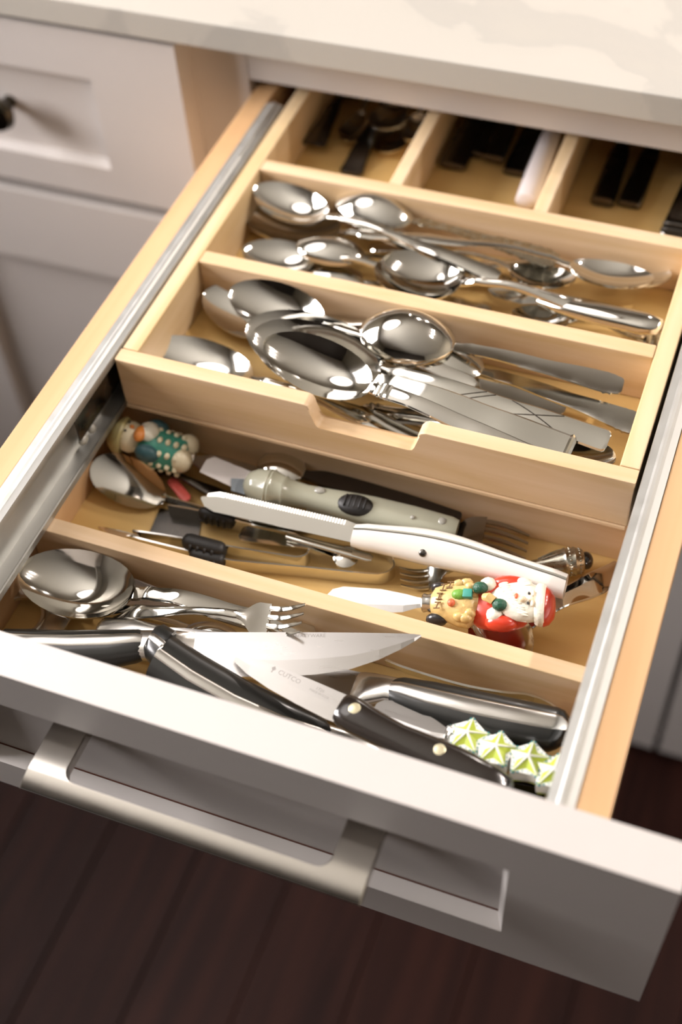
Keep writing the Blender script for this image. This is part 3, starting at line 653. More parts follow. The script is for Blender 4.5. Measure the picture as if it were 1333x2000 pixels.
spoon('serving_spoon', 'topmost spoon of the nested stack of three, with a beaded neck', (520, 662, -0.006), (704, 760, -0.008), (1050, 893, -0.018), 0.0205, lift=0.007, bd=0.0115, roll=18, group=G1, prof=[(0, 1.2), (0.1, 1.5), (0.2, 1.4), (0.6, 1.6), (1, 1.9)], nw=0.0036, t=0.0018, bumps=[(0.05, 0.015, 0.0008), (0.08, 0.015, 0.0008), (0.11, 0.015, 0.0008)])
spoon('soup_spoon', 'round upturned bowl with a banded handle end at the back of the front row', (705, 640, -0.018), (878, 680, -0.014), (1217, 758, -0.018), 0.0255, flip=True, bd=0.0175, group=G1, prof=[(0, 1.0), (0.1, 1.4), (0.5, 1.8), (0.9, 2.7), (1, 2.2)], nw=0.0034, t=0.002, crown=0.0014, bumps=BANDS, egg=0.98)
spoon('teaspoon', 'spoon reversed, its bright tip in the front right corner behind the front tray wall', (1203, 900, -0.020), (1050, 868, -0.024), (704, 800, -0.035), 0.0165, bd=0.007, group=G1, prof=MID, bumps=[(0.92, 0.015, 0.0007), (0.96, 0.015, 0.0007)], nw=0.0033)

# ------------------------------------------------------------------ lower box, middle compartment
def spreader_blade(r, L0, hw, t=0.0014, mat='brushed_blade'):
    blade(r, [(0, -0.002, 0.003), (0.003, -hw * 0.7, hw * 0.75), (0.010, -hw, hw), (L0 * 0.55, -hw * 0.98, hw * 0.92), (L0 * 0.8, -hw * 0.8, hw * 0.62), (L0 * 0.93, -hw * 0.45, hw * 0.4), (L0, -0.0035, 0.0035)], t, mat)
def ferrule(r, x0, x1, rad, mat='satin_steel'):
    bar('ferrule', [(x0, 0, 0, rad * 0.85, rad * 0.85), (x0 + 0.001, 0, 0, rad, rad), (x0 + (x1 - x0) * 0.5, 0, 0, rad * 0.9, rad * 0.9), (x1 - 0.001, 0, 0, rad, rad), (x1, 0, 0, rad * 0.9, rad * 0.9)], mat, r, 16, 2)
def sub(o, name, c, rr, mat, rot=None, seg=14, noise=0.0): return ball(name, c, rr, mat, o, rot, seg, noise)
# figure in a teal robe on a spreader, in the left corner
r = thing('cheese_spreader', 'spreader with a glazed handle shaped as a capped figure in a teal and white robe', 'spreader')
L = pose(r, at(517, 951, -0.083), at(236, 862, -0.074), 0)
spreader_blade(r, 0.056, 0.0115)
ferrule(r, 0.054, 0.060, 0.0055)
x0 = 0.060
bar('robe', [(x0, 0, 0, 0.008, 0.008), (x0 + 0.002, 0, 0, 0.013, 0.012), (x0 + 0.012, 0, 0, 0.0145, 0.013), (x0 + 0.022, 0, 0, 0.0155, 0.0135), (x0 + 0.030, 0, 0, 0.0135, 0.012), (x0 + 0.036, 0, 0, 0.008, 0.008)], 'robe_teal', r, 20, 2)
for i, xx in enumerate((0.004, 0.010, 0.016, 0.022)):
    bm = bmesh.new()
    for a in range(0, 360, 40): add_ball(bm, (x0 + xx + 0.002 * math.sin(a), 0.0142 * math.cos(math.radians(a)), 0.0126 * math.sin(math.radians(a))), (0.0022, 0.0030, 0.0022), None, 8)
    from_bm('robe_fold', bm, 'cream_glaze', r, angle=80)
sub(r, 'boot', (x0 + 0.002, 0.007, 0.003), (0.008, 0.0085, 0.009), 'cream_glaze'); sub(r, 'boot', (x0 + 0.002, -0.008, 0.003), (0.008, 0.0085, 0.009), 'cream_glaze')
sub(r, 'muff', (x0 + 0.030, -0.002, 0.0115), (0.008, 0.0085, 0.006), 'beard_white', None, 14, 0.05)
sub(r, 'glove', (x0 + 0.0345, 0.003, 0.0135), (0.0045, 0.0075, 0.004), 'orange_glaze')
sub(r, 'sleeve', (x0 + 0.026, 0.0125, 0.006), (0.009, 0.006, 0.007), 'robe_blue'); sub(r, 'sleeve', (x0 + 0.027, -0.0125, 0.006), (0.009, 0.006, 0.007), 'robe_blue')
hd = sub(r, 'head', (x0 + 0.043, 0, 0.003), (0.0105, 0.012, 0.011), 'cream_glaze')
sub(hd, 'eye', (x0 + 0.0455, -0.004, 0.0130), (0.0011, 0.0011, 0.0007), 'boot_black', None, 8); sub(hd, 'eye', (x0 + 0.0455, 0.004, 0.0130), (0.0011, 0.0011, 0.0007), 'boot_black', None, 8)
sub(hd, 'nose', (x0 + 0.0420, 0.0, 0.0142), (0.0018, 0.0016, 0.0016), 'orange_glaze', None, 8)
bar('hood', [(x0 + 0.047, 0, 0.002, 0.0135, 0.0125), (x0 + 0.049, 0, 0.002, 0.0145, 0.0135), (x0 + 0.052, 0, 0.001, 0.0135, 0.0125), (x0 + 0.0565, 0, 0, 0.0095, 0.009), (x0 + 0.060, 0, -0.001, 0.004, 0.004)], 'olive_glaze', r, 18, 2)
# white flat sheet painting the spreader blade's bright reflection, and orange thing behind it
def flat(name, label, cat, pts, z, t, mat, zs=None):
    P = [at(p[0], p[1], (zs[i] if zs else z)) for i, p in enumerate(pts)]; c = sum(P, Vector()) / len(P)
    r = thing(name, label, cat, None, c); bm = bmesh.new()
    nrm = (P[1] - P[0]).cross(P[2] - P[0]).normalized()
    if nrm.z < 0: nrm = -nrm
    a = [bm.verts.new(p - c) for p in P]; b_ = [bm.verts.new(p - c + nrm * t) for p in P]; n = len(P)
    bm.faces.new(a[::-1]); bm.faces.new(b_)
    for i in range(n): bm.faces.new((a[i], a[(i + 1) % n], b_[(i + 1) % n], b_[i]))
    me_o = from_bm(name, bm, mat); return r, me_o
def flat1(name, label, cat, pts, z, t, mat, zs=None):
    r, o = flat(name, label, cat, pts, z, t, mat, zs)
    o.location = r.location; tag(o, label, cat); bpy.data.objects.remove(r); return o
flat1('white_slip', 'white paper slip lying behind the figure handled spreader', 'paper', [(404, 898), (420, 893), (506, 928), (500, 968), (462, 956), (390, 922)], -0.0705, 0.0005, 'white_reflection')
flat1('plastic_tab', 'flat blue grey plastic tab lying on the paper slip', 'tab', [(452, 936), (488, 938), (494, 972), (452, 960)], -0.0695, 0.0012, 'blue_grey')
fork('fork', 'dark fork lying under the figure handled spreader, tines in the left corner', (228, 893, -0.090), (305, 925, -0.088), (470, 985, -0.092), 0.010, 'dark_steel')
r, L = rod('plastic_pick', 'short red plastic pick under the figure handled spreader', 'pick', (334, 936, -0.084), (367, 978, -0.088), [(0, 0, 0, 0.003, 0.001), (0.1, 0, 0, 0.004, 0.001), (0.9, 0, 0, 0.004, 0.001), (1, 0, 0, 0.002, 0.001)], 'red_plastic')
# tongs: bent steel strips standing on edge
def world_strip(root, st, A, B, roll, mat, name, flip=False):
    bm = bmesh.new(); strip(bm, st)
    A = Vector(A); B = Vector(B); X = (B - A).normalized(); Y = ZV.cross(X).normalized(); Z = X.cross(Y)
    M = Matrix(((X.x, Y.x, Z.x, A.x), (X.y, Y.y, Z.y, A.y), (X.z, Y.z, Z.z, A.z), (0, 0, 0, 1))) @ Matrix.Rotation(math.radians(roll), 4, 'X')
    bm.transform(Matrix.Translation(-root.location) @ M); return from_bm(name, bm, mat, root, angle=50)
def smooth_path(P, n=5):
    P = [Vector(p) for p in P]; out = []
    for i in range(len(P) - 1):
        p0 = P[max(i - 1, 0)]; p1 = P[i]; p2 = P[i + 1]; p3 = P[min(i + 2, len(P) - 1)]
        for k in range(n):
            t = k / n
            out.append(0.5 * ((2 * p1) + (-p0 + p2) * t + (2 * p0 - 5 * p1 + 4 * p2 - p3) * t * t + (-p0 + 3 * p1 - 3 * p2 + p3) * t ** 3))
    out.append(P[-1]); return out
def tongs(label, up, lo, zc, hz, heads, grips):
    c = at(*up[0], zc); r = thing('tongs', label, 'tongs', None, c)
    pu = [at(x, y, zc) - c for x, y in up]; pl = [at(x, y, zc) - c for x, y in lo]
    sweep('arm', smooth_path(pu), 0.0006, hz, 'polished_steel', r); sweep('arm', smooth_path(pl), 0.0006, hz, 'polished_steel', r)
    for (A, B, w_, roll, fl) in heads:
        L = (at(*B) - at(*A)).length; st = []
        for k in range(13):
            u = (1 - math.cos(math.pi * k / 12)) / 2
            wd = w_ * max(0, 1 - abs(2 * u ** 0.9 - 1) ** 2.2) ** 0.55; wd = max(wd, 0.0035 * max(0, (u - 0.75) / 0.25), 0.001)
            st.append((L * u, wd, 0, 0.007 * math.sin(math.pi * u), 0.0011))
        world_strip(r, st, at(*A), at(*B), roll, 'polished_steel', 'head')
    for (A, B, hw, ht) in grips:
        a = at(*A); b_ = at(*B); bm = bmesh.new(); L = (b_ - a).length
        add_bar(bm, [(0, 0, 0, hw * 0.4, ht * 0.5), (L * 0.06, 0, 0, hw * 0.85, ht * 0.9), (L * 0.15, 0, 0, hw, ht), (L * 0.85, 0, 0, hw, ht), (L * 0.94, 0, 0, hw * 0.85, ht * 0.9), (L, 0, 0, hw * 0.4, ht * 0.5)], 12, 2.6)
        for q in (0.25, 0.42, 0.59, 0.76):
            add_bar(bm, [(L * (q - 0.045), -hw * 0.55, 0, hw * 0.4, ht * 0.6), (L * (q - 0.02), -hw * 0.85, 0, hw * 0.5, ht * 0.75), (L * (q + 0.02), -hw * 0.85, 0, hw * 0.5, ht * 0.75), (L * (q + 0.045), -hw * 0.55, 0, hw * 0.4, ht * 0.6)], 10, 2)
        X = (b_ - a).normalized(); Y = ZV.cross(X).normalized(); Z = X.cross(Y)
        bm.transform(Matrix.Translation(-c) @ Matrix(((X.x, Y.x, Z.x, a.x), (X.y, Y.y, Z.y, a.y), (X.z, Y.z, Z.z, a.z), (0, 0, 0, 1))))
        from_bm('grip', bm, 'black_rubber', r, angle=60)
    return r
tongs('outer larger pair of steel tongs with a wide bend, spoon head at the left', [(769, 1104), (764, 1090), (742, 1076), (680, 1060), (521, 1034), (400, 1000), (318, 976)],
      [(769, 1104), (770, 1116), (752, 1128), (715, 1129), (600, 1117), (480, 1106), (430, 1099), (330, 1075), (240, 1052)], -0.0885, 0.0058,
      [((180, 905, -0.075), (322, 976, -0.086), 0.017, 24, 0)], [((372, 1082, -0.086), (440, 1098, -0.086), 0.0050, 0.0055)])
tongs('inner smaller pair of steel tongs with black ribbed grips, nested in the other pair', [(604, 1078), (598, 1064), (568, 1050), (500, 1036), (430, 1018), (386, 1006), (330, 996)],
      [(604, 1078), (602, 1090), (586, 1097), (556, 1094), (440, 1075), (330, 1056), (262, 1046)], -0.0880, 0.0060,
      [((193, 1030, -0.088), (275, 1047, -0.087), 0.009, -62, 0)], [((389, 1003, -0.083), (458, 1020, -0.083), 0.0042, 0.0065), ((358, 1056, -0.083), (441, 1078, -0.083), 0.0058, 0.0062)])
flat1('steel_scraper', 'small flat grey metal scraper plate lying on the box floor behind the tongs', 'scraper', [(292, 1044), (313, 994), (394, 1012), (388, 1058)], -0.0945, 0.0012, 'dark_steel')
spoon('teaspoon', 'small dark upturned spoon inside the bend of the outer tongs', (700, 1096, -0.091), (655, 1080, -0.090), (470, 1042, -0.0925), 0.009, flip=True, bd=0.003, nw=0.003)
r, L = rod('steel_pick', 'slim grey metal stick with a rounded end lying across the bend of the outer tongs', 'pick', (560, 1046, -0.083), (728, 1092, -0.081), [(0, 0, 0, 0.002, 0.001), (0.1, 0, 0, 0.003, 0.0012), (0.95, 0, 0, 0.0036, 0.0014), (1, 0, 0, 0.0020, 0.0008)], 'worn_steel')
# olive translucent tool with an oval grip, and the dark handled spoon behind it
spoon('teaspoon', 'small upturned spoon with a dark brown handle behind the olive plastic tool', (506, 906, -0.079), (596, 934, -0.080), (898, 1024, -0.086), 0.0155, flip=True, bd=0.007, prof=[(0, 1), (0.15, 2.0), (0.6, 2.5), (1, 2.4)], nw=0.0032, t=0.004, crown=0.002, hmat='brown_black')
r, L = rod('peeler', 'translucent olive plastic tool with a ribbed round head and black oval grip', 'utensil', (478, 944, -0.074), (894, 1034, -0.074),
     [(0, 0, 0, 0.004, 0.004), (0.02, 0, 0, 0.0085, 0.009), (0.06, 0, 0, 0.0120, 0.0115), (0.11, 0, 0, 0.0128, 0.0122), (0.118, 0, 0, 0.0136, 0.0130), (0.126, 0, 0, 0.0128, 0.0122), (0.134, 0, 0, 0.0136, 0.0130), (0.142, 0, 0, 0.0128, 0.0122), (0.185, 0, 0, 0.0105, 0.0105), (0.195, 0, 0, 0.0112, 0.0105),
      (0.205, 0, 0, 0.0095, 0.0088), (0.30, 0, 0, 0.0082, 0.0075), (0.45, 0, 0, 0.0098, 0.0075), (0.6, 0, 0, 0.0112, 0.0072), (0.8, 0, 0, 0.0105, 0.0066), (0.97, 0, 0, 0.0085, 0.0055), (1, 0, 0, 0.0070, 0.0045)], 'olive_plastic', p=2.3, part='body', n=20)
xg = 0.535 * L
bm = bmesh.new(); add_ball(bm, (xg, -0.002, 0.0050), (0.0135, 0.0085, 0.0052), None, 20)
for q in (-0.007, -0.0035, 0, 0.0035, 0.007): add_ball(bm, (xg + q, -0.002, 0.0088), (0.0010, 0.0056, 0.0018), None, 10)
from_bm('grip', bm, 'black_rubber', r, angle=70)
sub(r, 'knob', (0.93 * L, 0, 0.0052), (0.0032, 0.0032, 0.0012), 'smoke_plastic'); sub(r, 'knob', (0.80 * L, -0.003, 0.0066), (0.0016, 0.0016, 0.0010), 'smoke_plastic')
sub(r, 'knob', (0.36 * L, 0.002, 0.0076), (0.004, 0.003, 0.0012), 'smoke_plastic')
r, L = rod('cheese_spreader', 'teal and white dotted handle mostly hidden under the olive plastic tool', 'spreader', (600, 1000, -0.0905), (822, 1052, -0.0885), [(0, 0, 0, 0.004, 0.003), (0.1, 0, 0, 0.006, 0.0042), (0.9, 0, 0, 0.0065, 0.0044), (1, 0, 0, 0.004, 0.003)], 'star_white', p=2)
bm = bmesh.new()
for q in range(16):
    for s_ in (-1, 1): add_ball(bm, (L * (0.12 + 0.05 * q), s_ * 0.0052, 0.0026), 0.0011, None, 6)
o = from_bm('dot', bm, 'dot_teal', r); o['kind'] = 'stuff'
# white handled serrated knife
r = thing('serrated_knife', 'serrated knife with a glossy white two scale handle lying across the middle compartment', 'knife')
L = pose(r, at(394, 972, -0.080), at(1108, 1136, -0.074), 30)
Lb = L * 0.44; st = [(0, 0.001, -0.001), (0.004, 0.004, -0.0055), (0.012, 0.0068, -0.0078)]
x = 0.016; k = 0
while x < Lb * 0.93: st.append((x, 0.0072 if k % 2 else 0.0068, -0.0078 + 0.001 * x / Lb)); x += 0.0010; k += 1
st.append((Lb, 0.0060, -0.0068)); st.append((Lb + 0.012, 0.0055, -0.0050))
blade(r, st, 0.0018, 'polished_steel', grind=0.24)
def curve(s): return 0.0035 * math.sin(math.pi * 1.15 * s) - 0.001
hs = []
for k in range(19):
    s = k / 18; e = 1 if 0.03 < s < 0.985 else (0.86 if s <= 0.03 else 0.92)
    hs.append((Lb + (L - Lb) * s, curve(s) - 0.0008, 0, (0.0085 + 0.0032 * math.sin(math.pi * min(1, s * 1.25)) ** 2 + 0.0005) * e, (0.0072 + 0.001 * math.sin(math.pi * s)) * e))
hb = bar('handle', hs, 'pearl_handle', r, 18, 2.5)
bm = bmesh.new(); add_bar(bm, [(q[0] - (0 if 0 < i < 18 else 0), q[1] + q[3] * 0.52, q[4] * 0.86, 0.0011, 0.0010) for i, q in enumerate(hs)], 8, 3)
o = from_bm('tang', bm, 'worn_steel', r)
bm = bmesh.new(); q = hs[6]; add_ball(bm, (q[0] + 0.002, q[1] - q[3] * 0.42, q[4] * 0.92), (0.0027, 0.0027, 0.0012), None, 14); from_bm('rivet', bm, 'dark_steel', hb)
fork('fork', 'dinner fork with its dark tines pointing right behind the white knife handle', (1031, 1071, -0.089), (862, 1055, -0.078), (600, 1010, -0.090), 0.0135, 'smoky_steel', flip=True, dip=0.009, tl=0.52)
# small fork with an ornate silver handle ending in a black bead
r = fork('cocktail_fork', 'small fork with an ornate silver handle ending in a black bead', (782, 1124, -0.089), (872, 1119, -0.086), (1046, 1104, -0.084), 0.0095, 'worn_steel', tl=0.6, prof=[(0, 1), (0.5, 1), (1, 1.3)], hmat='old_silver')
L = (at(1046, 1104, -0.084) - at(782, 1124, -0.089)).length
bar('pommel', [(L - 0.004, 0, 0, 0.003, 0.003), (L + 0.004, 0, 0, 0.0045, 0.0045), (L + 0.012, 0, 0.0005, 0.0068, 0.0068), (L + 0.018, 0, 0.001, 0.0088, 0.0088), (L + 0.0195, 0, 0.001, 0.0098, 0.0098), (L + 0.021, 0, 0.001, 0.0092, 0.0092), (L + 0.0245, 0, 0.001, 0.0095, 0.0095), (L + 0.026, 0, 0.001, 0.0100, 0.0100), (L + 0.0275, 0, 0.001, 0.0090, 0.0090), (L + 0.031, 0, 0.001, 0.0082, 0.0082), (L + 0.0325, 0, 0.001, 0.0064, 0.0064)], 'old_silver', r, 20, 2)
bm = bmesh.new()
for xx, rr, bb, n in ((0.0228, 0.0092, 0.0010, 18), (0.0293, 0.0084, 0.0008, 20)):
    for k in range(n):
        a = 2 * math.pi * k / n; add_ball(bm, (L + xx, rr * math.cos(a), 0.001 + rr * math.sin(a)), bb, None, 8)
for k in range(9):
    a = 2 * math.pi * k / 9; ca, sa = math.cos(a), math.sin(a)
    add_tube(bm, [(L + 0.002, 0.0043 * ca, 0.0043 * sa), (L + 0.010, 0.0068 * ca, 0.0068 * sa + 0.0004), (L + 0.0175, 0.0090 * ca, 0.0090 * sa + 0.001)], [0.0003, 0.0007, 0.0002], 6)
o = from_bm('beading', bm, 'old_silver', r); o['kind'] = 'stuff'
sub(r, 'bead', (L + 0.0335, 0, 0.001), (0.0050, 0.0062, 0.0062), 'bead_black', None, 16)
# large spoon under the bearded figure
spoon('serving_spoon', 'large brown reflecting spoon under the bearded figure, handle running to the right rail', (926, 1270, -0.087), (1040, 1226, -0.083), (1222, 1114, -0.080), 0.0235, bd=0.010, nw=0.0066, prof=[(0, 1.0), (0.3, 1.0), (0.7, 1.35), (1, 1.5)], arch=0.010, t=0.0018, crown=-0.0012, roll=6)
# spreader with a bearded figure in red
r = thing('cheese_spreader', 'spreader with a handle shaped as a white bearded figure in red suit and cap', 'spreader')
L = pose(r, at(642, 1163, -0.082), at(1082, 1182, -0.074), 6)
r.matrix_world = r.matrix_world @ Matrix.Diagonal((1, 0.92, 0.90, 1))
k_ = L / 440.0
def SX(px): return (px - 642) * k_
spreader_blade(r, SX(836), 0.0098)
ferrule(r, SX(833), SX(853), 0.0068)
bx = SX(852)
pk = bar('sack', [(bx, 0, 0, 0.007, 0.007), (bx + 0.002, 0.001, 0, 0.0105, 0.0085), (SX(880), 0.001, 0, 0.0135, 0.0100), (SX(905), 0.000, 0.0005, 0.0165, 0.0115), (SX(925), -0.001, 0.0005, 0.0168, 0.0115), (SX(938), -0.001, 0, 0.012, 0.010), (SX(946), 0, 0, 0.008, 0.008)], 'pack_tan', r, 20, 2.2)
for (px, y) in ((905, 0.012), (918, 0.013), (912, -0.013), (924, -0.014), (930, -0.010), (926, 0.010), (920, -0.006), (932, 0.004)):
    sub(pk, 'sack_fold', (SX(px), y, 0.0075), (0.0042, 0.0036, 0.0042), 'pack_tan', None, 10, 0.12)
bm = bmesh.new()
for (px, y) in ((870, 0.001), (876, 0.008), (888, 0.010), (868, -0.006)):
    a = math.radians(10 if y > 0 else -20); X_ = SX(px)
    add_tube(bm, [(X_ - 0.0005, y - 0.0022, 0.0100), (X_ + 0.0005, y + 0.0022, 0.0104)], 0.0005, 6)
    add_tube(bm, [(X_ - 0.0022, y - 0.0022, 0.0096), (X_ + 0.0018, y - 0.0022, 0.0102)], 0.0005, 6); add_tube(bm, [(X_ - 0.0018, y + 0.0022, 0.0098), (X_ + 0.0022, y + 0.0022, 0.0104)], 0.0005, 6)
from_bm('stitching', bm, 'stitch_brown', pk)
sub(r, 'boot', (SX(862), 0.0125, -0.001), (0.006, 0.0042, 0.006), 'boot_black'); sub(r, 'boot', (SX(864), -0.0115, -0.002), (0.0072, 0.0048, 0.006), 'boot_black')
sub(pk, 'toy', (SX(909), 0.002, 0.0118), (0.0052, 0.0040, 0.0034), 'toy_green'); bm = bmesh.new(); add_box(bm, SX(916), SX(934), -0.001, 0.0055, 0.009, 0.0150, bev=0.0006); from_bm('toy', bm, 'toy_teal', pk)
sub(pk, 'toy', (SX(895), -0.0045, 0.0118), (0.0026, 0.0030, 0.0026), 'lip_red', None, 10)
body = bar('suit', [(SX(925), 0, -0.002, 0.010, 0.007), (SX(945), 0, -0.001, 0.0165, 0.0095), (SX(975), 0, 0, 0.0188, 0.0110), (SX(1005), 0, 0, 0.0185, 0.0105), (SX(1030), 0, 0, 0.0145, 0.0095), (SX(1042), 0, 0, 0.009, 0.008)], 'suit_red', r, 20, 2.1)
for sgn, pxs, cuffx, mitx, mity in ((1, (1000, 0.0150), (957, 0.0135), 948, 0.0068), (-1, (990, -0.0150), (978, -0.0105), 988, -0.0055)):
    am = sub(r, 'arm', (SX(pxs[0]), pxs[1], 0.0045), (0.0125 if sgn > 0 else 0.0105, 0.0062, 0.0068), 'suit_red')
    sub(am, 'cuff', (SX(cuffx[0] + (3 if sgn > 0 else 0)), cuffx[1] - (0.0015 if sgn > 0 else 0), 0.0078), (0.0055, 0.0060, 0.0055), 'beard_white', None, 12, 0.03)
    sub(am, 'mitten', (SX(mitx), mity, 0.0138), (0.0050, 0.0044, 0.0042), 'mitten_green', None, 14, 0.03)
bm = bmesh.new(); add_tube(bm, [(SX(958), 0.000, 0.0135), (SX(966), -0.001, 0.0155), (SX(976), -0.003, 0.0145)], [0.0028, 0.0034, 0.0030], 10); from_bm('pack_neck', bm, 'pack_tan', pk)
bd_ = bar('beard', [(SX(968), 0.002, 0.007, 0.004, 0.004), (SX(980), 0.002, 0.0085, 0.0078, 0.0055), (SX(1000), 0.0005, 0.009, 0.0125, 0.0068), (SX(1020), 0, 0.0088, 0.0145, 0.0072), (SX(1040), 0, 0.0075, 0.0145, 0.0080), (SX(1055), 0, 0.006, 0.0130, 0.0080), (SX(1062), 0, 0.005, 0.010, 0.007)], 'beard_white', r, 22, 2.2)
bm = bmesh.new()
for i in range(30):
    y = -0.0125 + 0.025 * ((i * 0.618) % 1); xx = SX(990) + (SX(1038) - SX(990)) * ((i * 0.377) % 1)
    if abs(y) > 0.0118 and xx < SX(1005): continue
    zz = 0.0088 + 0.0065 * math.sqrt(max(0.05, 1 - (y / 0.0148) ** 2))
    add_ball(bm, (xx, y, zz), (0.0034, 0.0011, 0.0012), Matrix.Rotation(y * 28, 3, 'Z'), 8)
o = from_bm('beard_lock', bm, 'beard_white', bd_, angle=80); o['kind'] = 'stuff'
fc = sub(r, 'face', (SX(1047), 0, 0.0098), (0.0048, 0.0088, 0.0062), 'skin_glaze')
sub(fc, 'nose', (SX(1031), -0.0022, 0.0170), (0.0026, 0.0022, 0.0024), 'skin_glaze', None, 10)
sub(fc, 'mouth', (SX(1018), 0.0006, 0.0162), (0.0013, 0.0022, 0.0010), 'lip_red', None, 10)
for y in (0.0032, -0.0042):
    sub(fc, 'eye', (SX(1041), y, 0.0158), (0.0008, 0.0012, 0.0008), 'boot_black', None, 8)
    sub(fc, 'eyebrow', (SX(1048), y, 0.0158), (0.0011, 0.0026, 0.0010), 'beard_white', None, 8)
cp = bar('cap', [(SX(1058), 0, 0.004, 0.0135, 0.0088), (SX(1068), 0, 0.003, 0.0150, 0.0095), (SX(1078), 0, 0.002, 0.0128, 0.0085), (SX(1086), 0, 0.001, 0.0080, 0.006), (SX(1088), 0, 0.001, 0.003, 0.003)], 'suit_red', r, 20, 2.1)
bar('cap_brim', [(SX(1052), 0, 0.005, 0.0142, 0.0098), (SX(1056), 0, 0.005, 0.0152, 0.0106), (SX(1066), 0, 0.0045, 0.0154, 0.0108), (SX(1070), 0, 0.004, 0.0140, 0.0098)], 'beard_white', cp, 20, 2.3)
sub(cp, 'pompom', (SX(1026), 0.0150, 0.0070), (0.0058, 0.0040, 0.0048), 'beard_white', None, 12, 0.04)

# ------------------------------------------------------------------ lower box, front compartment
flat1('white_slip', 'pinkish white paper slip standing against the divider behind the large spoon', 'paper', [(228, 1128), (262, 1130), (390, 1180), (420, 1205), (232, 1182)], -0.085, 0.0006, 'pink_white', [-0.066, -0.066, -0.070, -0.086, -0.086])
spoon('serving_spoon', 'big deep serving spoon at the left end of the front compartment', (37, 1112, -0.064), (240, 1172, -0.056), (612, 1246, -0.072), 0.0252, bd=0.015, roll=4, nw=0.0048, prof=[(0, 1), (0.1, 1.0), (0.5, 1.5), (1, 1.9)], arch=0.014, t=0.002)
# corkscrew style opener plate with a ring
r = thing('bottle_opener', 'flat grey metal opener with a round hole in the front left corner', 'opener'); L = pose(r, at(38, 1206, -0.088), at(126, 1212, -0.088), 0)
bm = bmesh.new(); n = 36
def ringpts(r_): return [(r_ * math.cos(2 * math.pi * k / n), r_ * math.sin(2 * math.pi * k / n)) for k in range(n)]
add_rings(bm, [[Vector((x, y, z)) for x, y in ringpts(rr)] for rr, z in ((0.0150, -0.001), (0.0150, 0.0018), (0.0158, 0.0024), (0.0175, 0.0024), (0.0182, 0.0016), (0.0182, -0.001))], cap=False)
add_prism(bm, [(0.0105, 0.0148), (0.018, 0.028), (0.034, 0.026), (0.036, 0.004), (0.032, -0.012), (0.022, -0.020), (0.0095, -0.0155), (0.0165, -0.006), (0.0182, 0.002), (0.0160, 0.009)], -0.0008, 0.0014, bev=0.0003)
add_prism(bm, [(-0.0185, 0.004), (-0.016, 0.034), (0.004, 0.040), (0.018, 0.028), (0.0105, 0.0148), (0.0, 0.0182), (-0.010, 0.0152)], -0.0008, 0.0014, bev=0.0003)
from_bm('plate', bm, 'satin_steel', r)
fork('fork', 'dinner fork with its tines pointing right, behind the large kitchen knife', (592, 1203, -0.050), (466, 1224, -0.062), (190, 1194, -0.074), 0.0120, roll=-10, tl=0.60, dip=0.008)
spoon('teaspoon', 'upturned spoon with a dark hollow arching over the knife blades behind the kitchen knife', (464, 1252, -0.066), (362, 1212, -0.062), (130, 1178, -0.080), 0.0115, flip=True, bd=0.006, roll=20)
r, L = rod('butter_knife', 'pale flat knife with a rounded end lying just behind the kitchen knife spine', 'knife', (190, 1224, -0.066), (470, 1256, -0.066), [(0, 0, 0, 0.003, 0.001), (0.03, 0, 0, 0.0075, 0.0025), (0.25, 0, 0, 0.0088, 0.003), (0.36, 0, 0, 0.007, 0.003), (0.5, 0, 0, 0.005, 0.003)], 'satin_steel', p=2.4)
blade(r, [(L * 0.49, -0.004, 0.005), (L * 0.6, -0.008, 0.006), (L * 0.9, -0.007, 0.006), (L, -0.002, 0.004)], 0.0016)
# large kitchen knives: forged blade, bolster and layered black and steel handles
def layered_handle(r, xs, cy, hw, ht, strip_w, off=0.0, z=0.0):
    """black scales with a bright steel strip along the top; xs runs along x, the other lists give the centre line and size"""
    st = [(x, c, z, h, t, 2.5) for x, c, h, t in zip(xs, cy, hw, ht)]
    hb = bar('handle', st, 'black_plastic', r, 18, 2.5)
    bar('tang_strip', [(x, c + off * h, z + t * 0.80, strip_w * (h / max(hw)), t * 0.26, 3.0) for x, c, h, t in zip(xs, cy, hw, ht)], 'satin_steel', r, 12, 3.0)
    return hb
r = thing('kitchen_knife', 'large kitchen knife with a broad polished blade lying on top, tip pointing right', 'knife')
L = pose(r, at(823, 1243, -0.050), at(58, 1246, -0.056), 0)
u = L / 765.0
blade(r, [(0, 0.0, -0.0004), (0.004, 0.0036, -0.0010), (0.012, 0.0092, -0.0014), (0.025, 0.0165, -0.0018), (0.042, 0.0232, -0.0022), (0.062, 0.0268, -0.0025), (0.085, 0.0284, -0.0027), (0.12, 0.0284, -0.0029), (436 * u, 0.0268, -0.0030)], 0.0024)
X0 = 434 * u
bm = bmesh.new(); add_bar(bm, [(X0, 0.0115, 0, 0.0150, 0.0013, 3), (X0 + 0.003, 0.0115, 0, 0.0152, 0.0030, 3), (X0 + 0.007, 0.0105, 0, 0.0142, 0.0046, 3), (X0 + 0.012, 0.0085, 0, 0.0122, 0.0060, 3), (X0 + 0.024, 0.0060, 0, 0.0096, 0.0068, 3), (X0 + 0.034, 0.0060, 0, 0.0096, 0.0070, 3)], 16, 3); from_bm('bolster', bm, 'satin_steel', r)
X1 = X0 + 0.032
xs = [X1, X1 + 0.004, X1 + 0.02, X1 + 0.045, X1 + 0.07, X1 + 0.09, L - 0.004, L]
layered_handle(r, xs, [0.0062, 0.0065, 0.0085, 0.0092, 0.0078, 0.0055, 0.003, 0.003], [0.0096, 0.0110, 0.0128, 0.0132, 0.0122, 0.0108, 0.0085, 0.005], [0.0070, 0.0078, 0.0086, 0.0088, 0.0084, 0.0078, 0.006, 0.004], 0.0048, -0.12)
